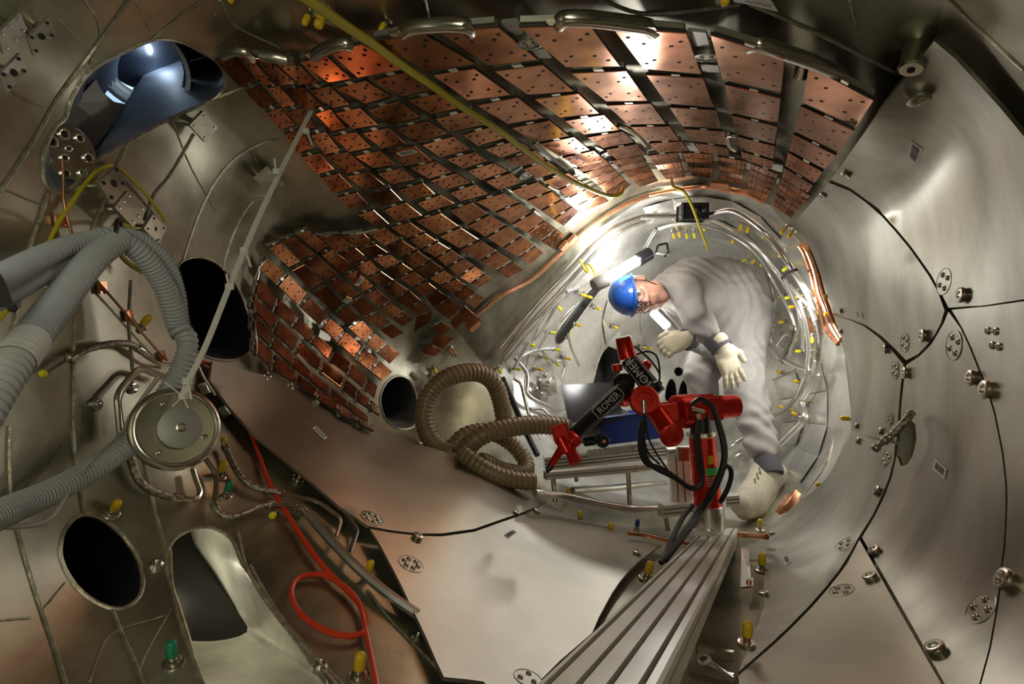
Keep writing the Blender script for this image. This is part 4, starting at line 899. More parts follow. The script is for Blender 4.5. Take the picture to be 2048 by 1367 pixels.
# ---------------------------------------------------------------- hoses
def corrugated(mb, pts, r, pitch, depth=.10, seg=16, mi=0):
    q = resample(spline(pts, 14), pitch/2); g_tube(mb, q, r, seg, mi, rf=lambda i: r*(1 + (depth/2 if i % 2 else -depth/2)))
    return q
def hose(name, pxs, r, m, label, pitch=.0075, film=False, cat='hose', depth=.2):
    pts = [P(*p) for p in pxs]; c = pts[len(pts)//2]
    th = thing(name, label, cat, c); mb = MB(); q = corrugated(mb, pts, r, pitch, depth); obj('hose_body', mb, m, th)
    if film:
        rnd = random.Random(int(r*1e4)+len(pts)); s = resample(q, .02); fr = frames(s); v = []; f = []; sg = 18
        for i, p in enumerate(s):
            for k in range(sg):
                a = 2*math.pi*k/sg; rr = r*(1.12 + rnd.random()*.14); v.append(p + (fr[i][0]*math.cos(a) + fr[i][1]*math.sin(a))*rr)
        for i in range(len(s)-1):
            for k in range(sg): f.append((i*sg+k, i*sg+(k+1) % sg, (i+1)*sg+(k+1) % sg, (i+1)*sg+k))
        m2 = MB(); m2.add(v, f); obj('plastic_wrap', m2, M_FILM, th)
    return th
hA = hose('grey_hose', [(-60,860,.55),(-10,775,.60),(40,705,.66),(90,640,.74),(140,575,.83),(190,515,.92),(238,478,1.0)], .0195, M_GREYH, 'plastic wrapped grey hose with a white paper band, lowest of the three running left', .012, film=True)
mb = MB(); q = [P(60,680,.688), P(48,695,.672), P(36,711,.656), P(26,725,.642)]; g_tube(mb, q, .0218, 20, cap=False); 
obj('paper_band', mb, M_LABEL, hA, label='white paper band')
hose('grey_hose', [(-60,580,.60),(0,556,.68),(60,525,.77),(120,498,.87),(180,480,.95),(240,470,1.0)], .0150, M_GREYH, 'plastic wrapped grey hose, uppermost of the three running left', .012, film=True)
hose('grey_hose', [(-60,618,.60),(0,592,.68),(60,560,.77),(120,532,.87),(180,500,.95),(236,476,1.0)], .0140, M_GREYH, 'plastic wrapped grey hose in the middle of the three running left', .012, film=True)
hose('grey_hose', [(236,476,1.0),(280,505,1.03),(318,552,1.07),(342,605,1.10),(354,650,1.12),(364,668,1.12)], .0185, M_GREYH, 'plastic wrapped grey hose bending down right from the tied bundle, lower one', film=True)
hose('grey_hose', [(240,470,1.01),(290,485,1.06),(330,525,1.10),(352,580,1.13),(360,640,1.14),(366,668,1.14)], .015, M_GREYH, 'plastic wrapped grey hose bending down right from the tied bundle, upper one', film=True)
hose('grey_hose', [(362,664,1.13),(374,676,1.12),(374,700,1.11),(358,745,1.10),(325,800,1.08),(290,860,1.04),(230,910,.98),(165,950,.91),(100,985,.83),(40,1010,.76),(-10,1032,.69),(-70,1060,.62)], .0180, M_GREYH, 'bare grey ribbed hose passing behind the round flange to the lower left', .009, depth=.18)
hose('thin_grey_tube', [(318,752,1.07),(290,790,1.05),(262,830,1.03),(240,870,1.01),(150,965,.87),(100,1035,.80),(40,1052,.74),(-40,1050,.66)], .0038, M_GREYP, 'thin grey tube running along the underside of the bare ribbed hose', cat='tube', depth=.0)
mb = MB(); cc = P(238, 474, 1.0); q = [cc + (RT*math.cos(t)*.012 + UP*math.sin(t)*.03 - FW*(.026*math.cos(t*1.0) )) for t in [2*math.pi*k/20 for k in range(21)]]
g_tube(mb, q, .0032, 6); top('hose_strap', mb, M_BLACK, 'black strap tying the wrapped grey hoses together at their bend', 'strap')
# black fabric bag corner at the left edge
th = thing('black_bag', 'black pouch hanging into view at the left edge below the wrapped hoses', 'bag', P(-5, 575, .6)); mb = MB()
fr = [(-40,535),(0,548),(12,570),(22,596),(24,612),(5,614),(-40,614)]
a = [P(x, y, .60) for x, y in fr]; b = [P(x, y, .64) for x, y in fr]; k = len(fr); mid = [P(x+2, y, .62) for x, y in fr]
mb.add(a + mid + b, [tuple(range(k))] + [(i, (i+1) % k, k+(i+1) % k, k+i) for i in range(k)] + [(k+i, k+(i+1) % k, 2*k+(i+1) % k, 2*k+i) for i in range(k)] + [tuple(range(3*k-1, 2*k-1, -1))]); obj('pouch', mb, M_BLACK, th)
mb = MB(); g_cyl(mb, P(24, 616, .60), P(33, 610, .625), .0045, bev=.001); obj('toggle', mb, M_BLACKT, th)
# cables
def cable(name, pxs, r, m, label, cat='cable', seg=8, rf=None, group=None):
    pts = [P(*p) if len(p) == 3 else W(p[0], p[1], .012) for p in pxs]; q = resample(spline(pts, 10), .012); mb = MB(); g_tube(mb, q, r, seg); return top(name, mb, m, label, cat, group)
cable('yellow_cable', [(-20,660),(5,630),(25,610),(45,570),(70,528),(95,490),(120,440),(150,395),(180,356),(205,336),(228,331),(250,345),(280,375),(305,405),(320,425),(331,443)], .0036, M_YELC, 'yellow cable arching over the left wall from the left edge to below the port')
cable('yellow_cable', [(222,460,1.02),(232,452,1.05),(252,450,1.08),(275,466,1.12),(296,484,1.15),(314,491,1.17)], .0042, M_YELC, 'short yellow cable end curving out behind the tied hoses')
cable('yellow_cable', [(237,505,1.08),(252,522,1.1),(268,534,1.12),(286,545,1.13)], .0045, M_YELC, 'bit of yellow cable showing under the wrapped hose bend')
cable('yellow_cable', [(560,-40,.80),(612,-4,.84),(680,44,.93),(745,88,1.04),(800,128,1.14),(865,172,1.25),(930,218,1.36),(1000,262,1.5),(1060,308,1.68),(1120,348,1.86),(1170,374,2.0),(1205,388,2.12),(1228,392,2.16),(1242,386,2.2),(1247,374,2.26)], .0085, M_YELC, 'thick yellow cable hanging under the ceiling tiles from the top edge to the chamber')
mb = MB(); g_tube(mb, [P(1068,286,1.68), P(1102,314,1.76), P(1135,338,1.84)], .0055, 8); top('steel_tube', mb, M_STEELB, 'short steel tube lying along the thick yellow cable under the tiles', 'tube')
cable('yellow_cable', [(1343,358,2.24),(1346,372,2.2),(1358,377,2.2),(1370,385,2.22),(1384,412,2.28),(1400,455,2.36),(1416,498,2.45)], .0055, M_YELC, 'thin yellow cord running down the chamber roof to the worker\'s back')
cable('red_cable', [(395,722),(415,726),(438,742),(460,775),(485,825),(505,875),(520,915),(540,968),(575,1028),(612,1085),(645,1130),(672,1158),(700,1186),(722,1212),(733,1240),(728,1262),(705,1271),(670,1267),(635,1252),(604,1230),(587,1203),(583,1180),(592,1160),(610,1150),(640,1148),(672,1160),(700,1182),(720,1210),(728,1240),(736,1280),(748,1340),(760,1400)], .0052, M_REDC, 'bright red cable with one loop running down over the lower left wall')
cable('copper_line', [(125,318),(127,360),(128,400),(134,430),(142,460),(158,505),(185,550),(215,585),(250,625),(290,672),(322,708),(335,720)], .0024, M_COPPIPE, 'thin copper line running diagonally down the left wall', 'line')
for (x, y, lab) in [(205,575,'copper clip on the thin copper line, upper of three in a row'),(258,631,'copper clip on the thin copper line, middle of three in a row'),(325,712,'copper clip on the thin copper line, lowest, near the grey hose'),(162,518,'copper clip on the thin copper line, half under the wrapped hoses'),(122,442,'small copper clip on the line crossing the yellow cable')]:
    block(x, y, .011, .010, .003, M_COPPIPE, 'copper_clip', lab, 'clip', .006, rot=.6)
# braided hoses and steel pipes at the left
def braided(pxs, r, label, lift=.018, ends=None):
    pts = [W(x, y, lift) for x, y in pxs]; th = thing('braided_hose', label, 'hose', pts[len(pts)//2])
    q = resample(spline(pts, 10), .005); mb = MB(); g_tube(mb, q, r, 12, rf=lambda i: r*(1 + .05*math.sin(i*1.6))); obj('braid', mb, M_BRAID, th)
    for (p, d) in ((q[0], q[0]-q[2]), (q[-1], q[-1]-q[-3])):
        m2 = MB(); g_cyl(m2, p - d.normalized()*.006, p + d.normalized()*.010, r*1.25, seg=12, bev=.001); obj('end_sleeve', m2, M_STEEL, th)
    return th
b1 = braided([(145,713),(168,700),(200,691),(235,686),(262,689),(278,698)], .0066, 'braided steel hose curving over the left wall above the round flange')
pipe('tube_end', [(145,713),(120,728),(95,745)], .0038, M_STEEL, b1, .018); mb = MB(); n = WN(88,748); g_ball(mb, W(86,747,.016), .007, 10); obj('end_cap', mb, M_LEMON, b1, label='lemon yellow end cap')
pipe('tube_end', [(278,698),(292,712),(318,726),(345,729)], .0045, M_STEEL, b1, .018)
b2 = braided([(258,895),(264,925),(276,957),(298,978),(330,990),(352,995)], .0075, 'braided steel hose curving under the round flange to a bent pipe')
pipe('bent_pipe', [(352,995),(392,1000),(402,985),(392,960),(386,938)], .0055, M_STEEL, b2, .018, sm=False, fil=.02)
b3 = braided([(430,1012),(440,1026),(462,1034),(490,1026),(515,1014),(540,1008)], .0068, 'lower braided steel hose between the bent pipe and the thick steel pipe')
pipe('bent_pipe', [(412,917),(434,950),(430,1012)], .0055, M_STEEL, b3, .02, sm=False, fil=.02); pipe('tube_end', [(540,1008),(590,1010),(606,1018),(622,1036)], .005, M_STEEL, b3, .02)
b4 = braided([(452,897),(470,935),(490,962),(520,977),(560,985)], .0070, 'upper braided steel hose running right from the lemon yellow cap')
pipe('tube_end', [(445,884),(452,897)], .0035, M_STEEL, b4, .02); mb = MB(); g_ball(mb, W(447,879,.022), .0075, 10); obj('end_cap', mb, M_LEMON, b4, label='lemon yellow end cap')
pipe('bent_pipe', [(560,985),(636,1002),(684,1038),(672,1075)], .0048, M_STEEL, b4, .022, sm=False, fil=.02)
pipe('steel_pipe', [(618,1030),(660,1078),(710,1130),(770,1182),(835,1228)], .0105, M_STEELB, None, .022, label='thick straight steel pipe running down beside the red cable', cat='pipe')
pipe('steel_pipe', [(683,1015),(716,1058),(700,1105)], .0052, M_STEEL, None, .022, sm=False, label='short bent steel pipe tucked under the floor plate edge', cat='pipe')
pipe('steel_pipe', [(240,872),(233,795),(240,778),(268,742),(282,735),(330,752)], .0050, M_STEEL, None, .022, sm=False, label='bent steel pipe loop left of the round flange, outer one', cat='pipe')
pipe('steel_pipe', [(247,868),(239,800),(245,783),(272,748),(284,741),(324,756)], .0032, M_STEEL, None, .022, sm=False, label='thin bent steel pipe nested inside the outer pipe loop', cat='pipe')
pipe('steel_pipe', [(388,715),(396,730),(408,755),(430,790)], .0030, M_STEEL, None, .03, label='thin bare tube right of the white ties above the flange', cat='pipe')
for (x, y, lab) in [(545,1030,'lemon yellow plug under the lower braided hose')]:
    th = thing('yellow_plug', lab, 'plug', W(x, y)); mb = MB(); g_ball(mb, W(x, y, .018), .0085, 10); obj('plug_head', mb, M_LEMON, th); mb = MB(); g_cyl(mb, W(x+8, y-10, .012), W(x, y, .018), .0035); obj('tube_end', mb, M_STEEL, th)
for (x, y, lab) in [(450,820,'small steel bracket knot right of the round flange'),(598,1020,'pipe clamp holding the thick steel pipe at its top'),(410,775,'little steel clamp behind the flange rim at its upper right')]:
    block(x, y, .014, .010, .010, M_STEEL, 'pipe_clamp', lab, 'clamp', .014, rot=.5)
# ---------------------------------------------------------------- pipes and fittings of the bright far chamber
CH = [([(1281,433),(1360,430),(1385,428)], .014, .05, 'dark brown pipe left of the black roof clamp'),
 ([(1385,430),(1411,431),(1462,418),(1500,440),(1535,469),(1565,507),(1587,542),(1611,578),(1627,610),(1635,637),(1641,667),(1638,718),(1629,745)], .0135, .07, 'outermost big steel pipe down the right of the chamber'),
 ([(1385,440),(1416,437),(1462,458),(1506,488),(1533,518),(1560,553),(1581,586),(1598,615),(1603,650),(1592,678),(1576,705)], .0125, .05, 'second big steel pipe down the right of the chamber, inside the outermost'),
 ([(1400,452),(1445,462),(1490,488),(1518,515),(1536,545),(1552,575),(1580,620),(1592,660)], .009, .05, 'thinner steel pipe between the big right hand pipes and the worker'),
 ([(1530,531),(1541,569),(1549,596),(1543,645),(1541,686),(1573,699)], .0105, .04, 'steel pipe bending sharply beside the worker\'s hip'),
 ([(1535,691),(1560,715),(1592,732),(1627,745),(1634,715)], .0125, .06, 'slanting steel pipe at the foot of the right hand pipe bundle'),
 ([(1570,560),(1590,600),(1606,640),(1606,697)], .009, .06, 'straight steel pipe inside the right hand pipe bundle'),
 ([(1598,600),(1612,650),(1618,690),(1614,745)], .009, .075, 'steel pipe next to the braided hose of the right bundle'),
 ([(1580,570),(1604,598),(1622,614),(1632,640)], .008, .085, 'short steel pipe crossing the right hand bundle'),
 ([(1555,690),(1570,668),(1590,665),(1584,700),(1572,725)], .009, .05, 'hooked steel pipe low in the right hand bundle'),
 ([(1613,745),(1594,792),(1575,815),(1547,830)], .011, .05, 'steel pipe running down left below the right bundle, inner'),
 ([(1630,745),(1600,805),(1610,834),(1590,854),(1551,894)], .011, .05, 'steel pipe running down left below the right bundle, outer kinked one'),
 ([(1636,748),(1606,806),(1616,836),(1596,860),(1556,900)], .008, .04, 'thin steel pipe following the outer kinked one'),
 ([(1000,697),(1054,632),(1090,590),(1127,553),(1160,518),(1189,486),(1230,453),(1281,433)], .013, .05, 'big dull pipe along the left rim up to the chamber roof'),
 ([(1005,713),(1062,645),(1135,567),(1190,505),(1243,458),(1290,442)], .011, .06, 'dull pipe just inside the big left rim pipe'),
 ([(1010,722),(1068,655),(1140,577),(1170,545)], .008, .06, 'thin pipe third along the left rim'),
 ([(1133,583),(1155,575),(1176,566)], .010, .07, 'white lit straight pipe below the tube lamp plug'),
 ([(1290,499),(1300,478),(1311,461)], .010, .07, 'white lit straight pipe above the tube lamp end'),
 ([(1316,458),(1350,448),(1400,446),(1420,446)], .009, .05, 'horizontal bright pipe under the roof clamp'),
 ([(1041,715),(1058,704),(1081,698),(1107,696)], .010, .06, 'white curved pipe with a lemon cap on the left chamber wall'),
 ([(1029,735),(1041,714),(1048,700),(1058,685)], .010, .06, 'white pipe fork at the left chamber wall'),
 ([(1029,713),(1037,724),(1057,748),(1053,788),(1068,799),(1098,812),(1123,823),(1134,818)], .010, .05, 'zigzag white pipe running down to the laptop'),
 ([(1085,702),(1098,716),(1112,724)], .009, .06, 'short white pipe ending in a lemon cap above the valve'),
 ([(1110,722),(1124,720),(1130,730),(1124,755)], .008, .05, 'hooked thin pipe above the round valve'),
 ([(1028,756),(1042,765),(1050,800),(1058,830)], .009, .05, 'grey pipe hanging down behind the black hose'),
 ([(1060,817),(1086,817),(1098,831),(1112,834),(1134,820)], .008, .05, 'thin curved pipe left of the laptop'),
 ([(1137,667),(1141,690),(1150,712),(1159,731)], .009, .05, 'bent tube ending below a lemon cap left of the robot arm'),
 ([(1100,655),(1090,675),(1075,700)], .009, .06, 'slim pipe in the middle of the left chamber wall'),
 ([(1118,600),(1105,625),(1088,655),(1068,680)], .008, .06, 'long thin pipe on the left chamber wall'),
 ([(1148,612),(1130,630),(1120,642)], .008, .06, 'short shiny pipe stub above the dark slot'),
 ([(1070,985),(1120,990),(1200,1008),(1260,1018),(1330,1014)], .012, .10, 'long steel rail pipe crossing the floor below the bench'),
 ([(1145,980),(1220,975),(1330,965)], .012, .10, 'second steel floor pipe running under the bench'),
 ([(1440,905),(1470,885),(1505,868)], .012, .05, 'bright floor pipe behind the worker\'s ankle, upper'),
 ([(1440,930),(1475,908),(1510,885)], .012, .05, 'bright floor pipe behind the worker\'s ankle, lower')]
for pxs, r, lf, lab in CH: pipe('chamber_pipe', pxs, r*1.0, M_STEELB if 'dull' not in lab and 'dark' not in lab else M_STEEL, None, lf, sm=False, fil=.05, seg=10, label=lab, cat='pipe', group='pipes of the far chamber')
th = braided([(1622,618),(1632,650),(1637,685),(1634,722)], .011, 'braided hose at the outer side of the right hand pipe bundle', .08)
th = braided([(1584,655),(1580,680),(1570,705),(1562,722)], .011, 'dark braided hose low in the right hand pipe bundle', .07)
mb = MB(); q = [W(x, y, l) for x, y, l in [(1563,556,.05),(1575,546,.09),(1588,540,.10),(1595,540,.09)]]; g_tube(mb, spline(q), .006, 6); top('pipe_band', mb, M_BLACK, 'black band tied across the right hand pipes', 'strap')
blk = thing('roof_clamp', 'black clamp block holding the pipes at the chamber roof', 'clamp', W(1385, 425, .06)); mb = MB(); g_box(mb, W(1385,425,.07), RT*.055, UP*.03, FW*.04, bev=.006); obj('clamp_body', mb, M_BLACKT, blk)
mb = MB(); [g_cyl(mb, W(x,425,.07) - FW*.05, W(x,425,.07) - FW*.035, .008, seg=8) for x in (1368,1385,1402)]; obj('clamp_bolt', mb, M_STEELB, blk)
caps = [(1168,590,M_YEL,1,.2),(1180,594,M_YEL,1,.2),(1120,617,M_YEL,.8,.6),(1197,617,M_YEL,1,.3),(1158,650,M_YEL,1,.2),(1138,717,M_YEL,1,.2),(1080,738,M_YEL,1,.2),(1092,715,M_YEL,1,.3),(1065,690,M_LEMON,1,.2),(1116,699,M_LEMON,1,0),(1115,728,M_LEMON,.6,.6),(1037,738,M_LEMON,1,.2),(1107,665,M_LEMON,1,-.1),(1139,668,M_LEMON,.3,-.8),
 (1352,449,M_YEL,.2,1),(1366,447,M_YEL,.2,1),(1348,472,M_YEL,.2,1),(1359,469,M_YEL,.2,1),(1374,472,M_LEMON,.1,1),(1389,471,M_LEMON,.1,1),(1409,456,M_LEMON,.1,1),
 (1482,455,M_YEL,-.3,1),(1496,460,M_YEL,-.3,1),(1466,482,M_YEL,-.4,1),(1528,472,M_YEL,-.6,1),(1566,462,M_YEL,-.8,.8),(1580,470,M_YEL,-.6,.8),(1561,509,M_YEL,-.6,.8),(1489,521,M_LEMON,-.8,.3),(1506,524,M_YEL,-.7,.6),(1524,528,M_LEMON,-.7,.6),(1569,538,M_LEMON,-.6,.6),
 (1583,580,M_YEL,-1,.1),(1598,592,M_YEL,-1,.2),(1562,593,M_YEL,-1,0),(1575,595,M_LEMON,-1,.2),(1583,613,M_YEL,-1,0),(1598,618,M_LEMON,-.9,.3),(1536,638,M_LEMON,-.7,.3),(1562,644,M_YEL,-1,0),(1540,654,M_YEL,-.8,0),(1654,592,M_YEL,-.8,.2),(1655,628,M_YEL,-1,.1),
 (1624,680,M_LEMON,.2,.8),(1618,712,M_LEMON,0,1),(1596,702,M_LEMON,-1,0),(1557,743,M_YEL,-1,-.3),(1592,762,M_YEL,-1,-.2),(1610,801,M_YEL,-.7,-.7),(1562,814,M_YEL,-.8,-.6),(1588,827,M_YEL,-.8,-.6),
 (871,742,M_YEL,.3,.8),(1000,742,M_LEMON,.2,.8),(1160,1028,M_YEL,0,-1),(1222,1052,M_YEL,0,-1),(1137,982,M_YEL,0,-1),(1520,1045,M_YEL,-.05,-1),(1275,1045,M_BLUEP,0,-1),(1290,695,M_YEL,.6,.1),(1302,697,M_YEL,.6,.1),(1233,655,M_YEL,.7,.2)]
ORD = ['first','second','third','fourth','fifth','sixth','seventh','eighth','ninth','tenth','eleventh','twelfth','thirteenth','fourteenth','fifteenth','sixteenth','seventeenth','eighteenth','nineteenth','twentieth','twenty-first','twenty-second','twenty-third','twenty-fourth']
def zone(x, y):
    if x < 980: return 'grey'
    if y > 960: return 'floor'
    if x < 1325 and y > 550: return 'left'
    return 'roof' if y < 480 and x < 1450 else 'right'
rank = {}
for zn in ('left', 'roof', 'right'):
    for m in (M_YEL, M_LEMON):
        l = [q for q in caps if zone(q[0], q[1]) == zn and q[2] is m]; l.sort(key=lambda q: q[0] if zn == 'roof' else q[1])
        for k, q in enumerate(l): rank[(q[0], q[1])] = k
for i, (x, y, m, dx, dy) in enumerate(caps):
    col = {'yellow_plastic': 'yellow', 'lemon_plastic': 'lemon', 'blue_plastic': 'blue'}[m.name]; zn = zone(x, y); gp = None
    if zn == 'grey': lab = 'small yellow capped stud on grey wall between copper tiles and tan duct'
    elif zn == 'floor': lab = f'slim {col} stud on the floor ' + {1160:'at the far end of the foreground plate',1222:'by the middle of the plate edge near the bench',1137:'under the left bench leg',1520:'right of the rail end',1275:'left of the robot base'}[x]
    else:
        o_ = ORD[rank[(x, y)]]; gp = {'left': 'caps on the left chamber wall', 'roof': 'caps on the chamber roof', 'right': 'caps among the right chamber pipes'}[zn]
        lab = {'left': f'{col} capped stud on the left chamber wall, {o_} {col} one from the top', 'roof': f'{col} capped stud on the chamber roof, {o_} {col} one from the left', 'right': f'{col} capped stud among the right chamber pipes, {o_} {col} one from the top'}[zn]
    stud(x, y, .0100 if y < 960 else .010, m, lab, gp, n=nd(x, y, dx, dy, .75), flange=.75 if m != M_YEL else 1.0, lift=.015)
# round valve on the left chamber wall
n = nd(1105,770,.9,.1,.6); c = W(1102,772,.05); th = thing('round_valve', 'round chamber valve with a pale disc face left of the laptop', 'valve', c)
mb = MB(); g_lathe(mb, c - n*.05, n, [(0,.03),(.04,.03),(.042,.052),(.062,.052),(.066,.046),(.066,.001)], 24); obj('valve_body', mb, M_STEELB, th)
mb = MB(); g_lathe(mb, c + n*.014, n, [(0,.034),(.03,.034),(.032,.031),(.032,.004),(.036,.003),(.036,.0005)], 24); obj('valve_disc', mb, M_WHITE, th)
mb = MB(); [g_ball(mb, W(x, y, .03), .015, 8) for x, y in [(1078,762),(1072,778),(1082,788),(1090,750)]]; obj('valve_fitting', mb, M_STEEL, th)
# feedthrough plate behind the glove
c = W(1330, 690, .0) ; n = WN(1330, 690); c = P(1330, 692, 3.3); n = cdir(-.3, 0, -1); th = thing('feedthrough_plate', 'dark oval plate with ring holes and yellow caps beside the worker\'s fist', 'plate', c)
o = UP; o2 = n.cross(o).normalized(); o = o2.cross(n); mb = MB(); pr = [c + (o2*math.cos(t)*.04 + o*math.sin(t)*.058) for t in [2*math.pi*k/20 for k in range(20)]]
mb.add(pr + [p - n*.01 for p in pr], [tuple(range(20))[::-1], tuple(range(20,40))] + [(k, (k+1) % 20, 20+(k+1) % 20, 20+k) for k in range(20)]); obj('plate', mb, M_DARK, th)
for a, b in ((-.5,.5),(.4,.5),(-.6,-.35),(.35,-.4)):
    m2 = MB(); q = c + o2*.04*a + o*.058*b; g_lathe(m2, q, n, [(0,.010),(.004,.010),(.004,.006)], 10); obj('ring_hole', m2, M_WHITE, th)
for a, b in ((0,-.8),(.5,.1)):
    m2 = MB(); g_ball(m2, c + o2*.04*a + o*.058*b + n*.012, .010, 8); obj('cap', m2, M_YEL, th)
# tube lamps
a = P(1207, 560, 2.44); b = P(1296, 508, 2.50); d = (b-a).normalized()
th = thing('tube_lamp', 'clear fluorescent tube lamp hanging behind the blue helmet with grey plug and black cap', 'lamp', a)
mb = MB(); g_cyl(mb, a, b - d*.05, .024, seg=18); obj('tube', mb, M_LAMPC, th, label='lit clear tube')
mb = MB(); g_cyl(mb, b - d*.06, b + d*.012, .030, seg=18, bev=.004); obj('end_cap', mb, M_BLACKT, th, label='black end cap')
mb = MB(); g_cyl(mb, a - d*.055, a + d*.012, .029, .034, seg=16, bev=.004); obj('plug', mb, M_GREYP, th, label='grey plug')
mb = MB(); q = [a - d*.05, P(1190,548,2.46), P(1180,530,2.5), P(1172,528,2.52), P(1178,545,2.5), P(1170,540,2.52), P(1160,520,2.56)]; g_tube(mb, resample(spline(q), .01), .005, 6); obj('cord', mb, M_YELC, th, label='yellow cord')
a = P(1304, 622, 2.66); b = P(1337, 655, 2.64); d = (b-a).normalized()
th = thing('hand_lamp', 'brightly lit white tube lamp held by the worker below his chin', 'lamp', b)
mb = MB(); g_cyl(mb, a, b, .020, seg=16, bev=.008); obj('tube', mb, M_LAMPT, th, label='glowing white tube')
mb = MB(); g_cyl(mb, b - d*.002, b + d*.05, .016, seg=12, bev=.003); obj('handle', mb, M_GREYP, th)
# small work lamp frame behind the shoulder
c = P(1322, 502, 2.75); th = thing('work_light', 'small flat work light in a dark wire stand behind the worker\'s shoulder', 'lamp', c)
mb = MB(); g_box(mb, P(1325,508,2.72), cdir(1,-.1,.2)*.032, cdir(0,.2,1)*.02, cdir(0,1,-.2)*.004, bev=.002); obj('panel', mb, M_WHITE, th)
mb = MB(); g_tube(mb, fillet([P(1311,505,2.72), P(1316,490,2.76), P(1334,486,2.78), P(1337,503,2.74), P(1330,512,2.7)], .01), .006, 6); obj('stand', mb, M_BLACKT, th)
# ---------------------------------------------------------------- aluminium rail
v0 = FW + RT*((1537-CX)/F) - UP*((939-CY)/F)
A0 = P(1068,1367,.6); B0 = P(1319,1367,.6); wv = (B0 - A0); Wd = wv.length; wv.normalize(); nv = wv.cross(v0).normalized()
if nv.dot(UP) < 0: nv = -nv
Hh = .040
def prof_pts():
    pr = [(0, -Hh), (0, -Hh*.62), (.006, -Hh*.62), (.006, -Hh*.42), (0, -Hh*.42), (0, -.004), (.004, 0)]
    for g in (.105, .355, .605, .858):
        x = g*Wd; pr += [(x-.0042, 0), (x-.0042, -.009), (x+.0042, -.009), (x+.0042, 0)]
    pr += [(Wd-.004, 0), (Wd, -.004), (Wd, -Hh*.36), (Wd-.006, -Hh*.36), (Wd-.006, -Hh*.50), (Wd, -Hh*.50), (Wd, -Hh)]
    return pr
pr = prof_pts(); t0, t1 = -.16, 1.98
rail = thing('aluminium_rail', 'long wide grooved aluminium profile rail leading to the red robot arm', 'rail', A0 + v0*1.0 + wv*Wd/2)
mb = MB(); n = len(pr); ptA = [A0 + v0*t0 + wv*a + nv*b for a, b in pr]; ptB = [A0 + v0*t1 + wv*a + nv*b for a, b in pr]
fs = [(i, (i+1) % n, n+(i+1) % n, n+i) for i in range(n)]; mi = []
mb.add(ptA + ptB, fs + [tuple(range(n))[::-1], tuple(range(n, 2*n))])
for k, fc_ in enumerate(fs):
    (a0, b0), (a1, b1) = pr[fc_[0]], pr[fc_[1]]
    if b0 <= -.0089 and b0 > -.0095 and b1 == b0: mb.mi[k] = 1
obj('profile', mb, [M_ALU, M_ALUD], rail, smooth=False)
for t in (1.55, 1.9, .5):
    m2 = MB(); base = A0 + v0*t + wv*Wd*.5 - nv*Hh; g_box(m2, base - nv*.05, wv*.03, v0.normalized()*.02, nv*.05, bev=.003); obj('support_foot', m2, M_ALU, rail)
# robot measuring arm
M2 = lambda x, y, d: P(x, y, d)
rb = thing('measuring_arm', 'red and black jointed measuring arm on a silver pedestal at the end of the rail', 'robot arm', P(1415,1060,2.0))
def rp(name, fn, m, label=None, par=rb):
    mb = MB(); fn(mb); return obj(name, mb, m, par, label=label)
bt = A0 + v0*1.42 + wv*Wd*.42
rp('base_plate', lambda q: g_box(q, P(1402,1064,1.99), wv*.058, v0.normalized()*.06, nv*.010, bev=.002), M_ALU)
rp('pedestal', lambda q: g_cyl(q, P(1418,1056,2.0), P(1416,1008,2.0), .054, seg=28, bev=.002), M_STEELB, 'silver pedestal')
rp('column', lambda q: g_cyl(q, P(1416,1010,2.0), P(1403,868,2.0), .0475, .045, seg=28, bev=.002), M_RED, 'red column')
rp('collar', lambda q: g_cyl(q, P(1403,872,2.0), P(1402,862,2.0), .050, seg=28, bev=.002), M_STEEL, 'steel collar')
rp('shoulder_neck', lambda q: g_cyl(q, P(1402,864,2.0), P(1400,825,2.0), .036, seg=20), M_BLACKT)
def sh(q): g_cyl(q, P(1352,824,1.99), P(1392,820,2.02), .060, seg=28, bev=.004)
rp('shoulder_housing', sh, M_RED, 'wide red shoulder housing')
rp('shoulder_block', lambda q: g_box(q, P(1410,814,2.02), cdir(1,.05,.1)*.044, cdir(-.05,1,0)*.036, cdir(.1,0,-1)*.036, bev=.006), M_RED)
rp('shoulder_motor', lambda q: g_cyl(q, P(1428,814,2.04), P(1473,811,2.06), .041, seg=26, bev=.003), M_RED, 'red motor cylinder at right')
rp('cable_socket', lambda q: (g_cyl(q, P(1383,817,1.945), P(1408,823,1.945), .008, seg=10, bev=.001), g_cyl(q, P(1395,826,1.945), P(1396,838,1.945), .011, seg=10)), M_STEEL)
rp('counterweight_tube', lambda q: g_cyl(q, P(1300,806,2.0), P(1342,868,1.90), .032, .034, seg=26), M_RED)
rp('counterweight_cap', lambda q: g_lathe(q, P(1342,868,1.90), P(1345,872,1.885)-P(1342,868,1.90), [(0,.038),(.004,.040),(.012,.040),(.015,.036),(.015,.001)], 28), M_RED, 'round red end cap')
rp('link_block', lambda q: g_box(q, P(1334,822,1.98), cdir(1,.1,0)*.03, cdir(-.1,1,0)*.022, FW*.03, bev=.006), M_RED)
rp('joint_ring', lambda q: g_lathe(q, P(1286,803,1.97), cdir(-.12,.25,-1), [(0,.044),(.02,.050),(.045,.050),(.05,.045),(.05,.028),(.04,.026),(.04,.001)], 28), M_RED, 'red joint ring with the cable plug')
rp('ring_plug', lambda q: g_cyl(q, P(1287,800,1.905), P(1288,826,1.90), .008, seg=10, bev=.001), M_STEEL)
u0 = P(1303,775,1.98); u1 = P(1256,718,2.02); du = (u1-u0).normalized()
rp('upper_arm_tube', lambda q: g_cyl(q, u0 - du*.03, u1, .034, .031, seg=26), M_BLACKT, 'black upper arm tube with white lettering')
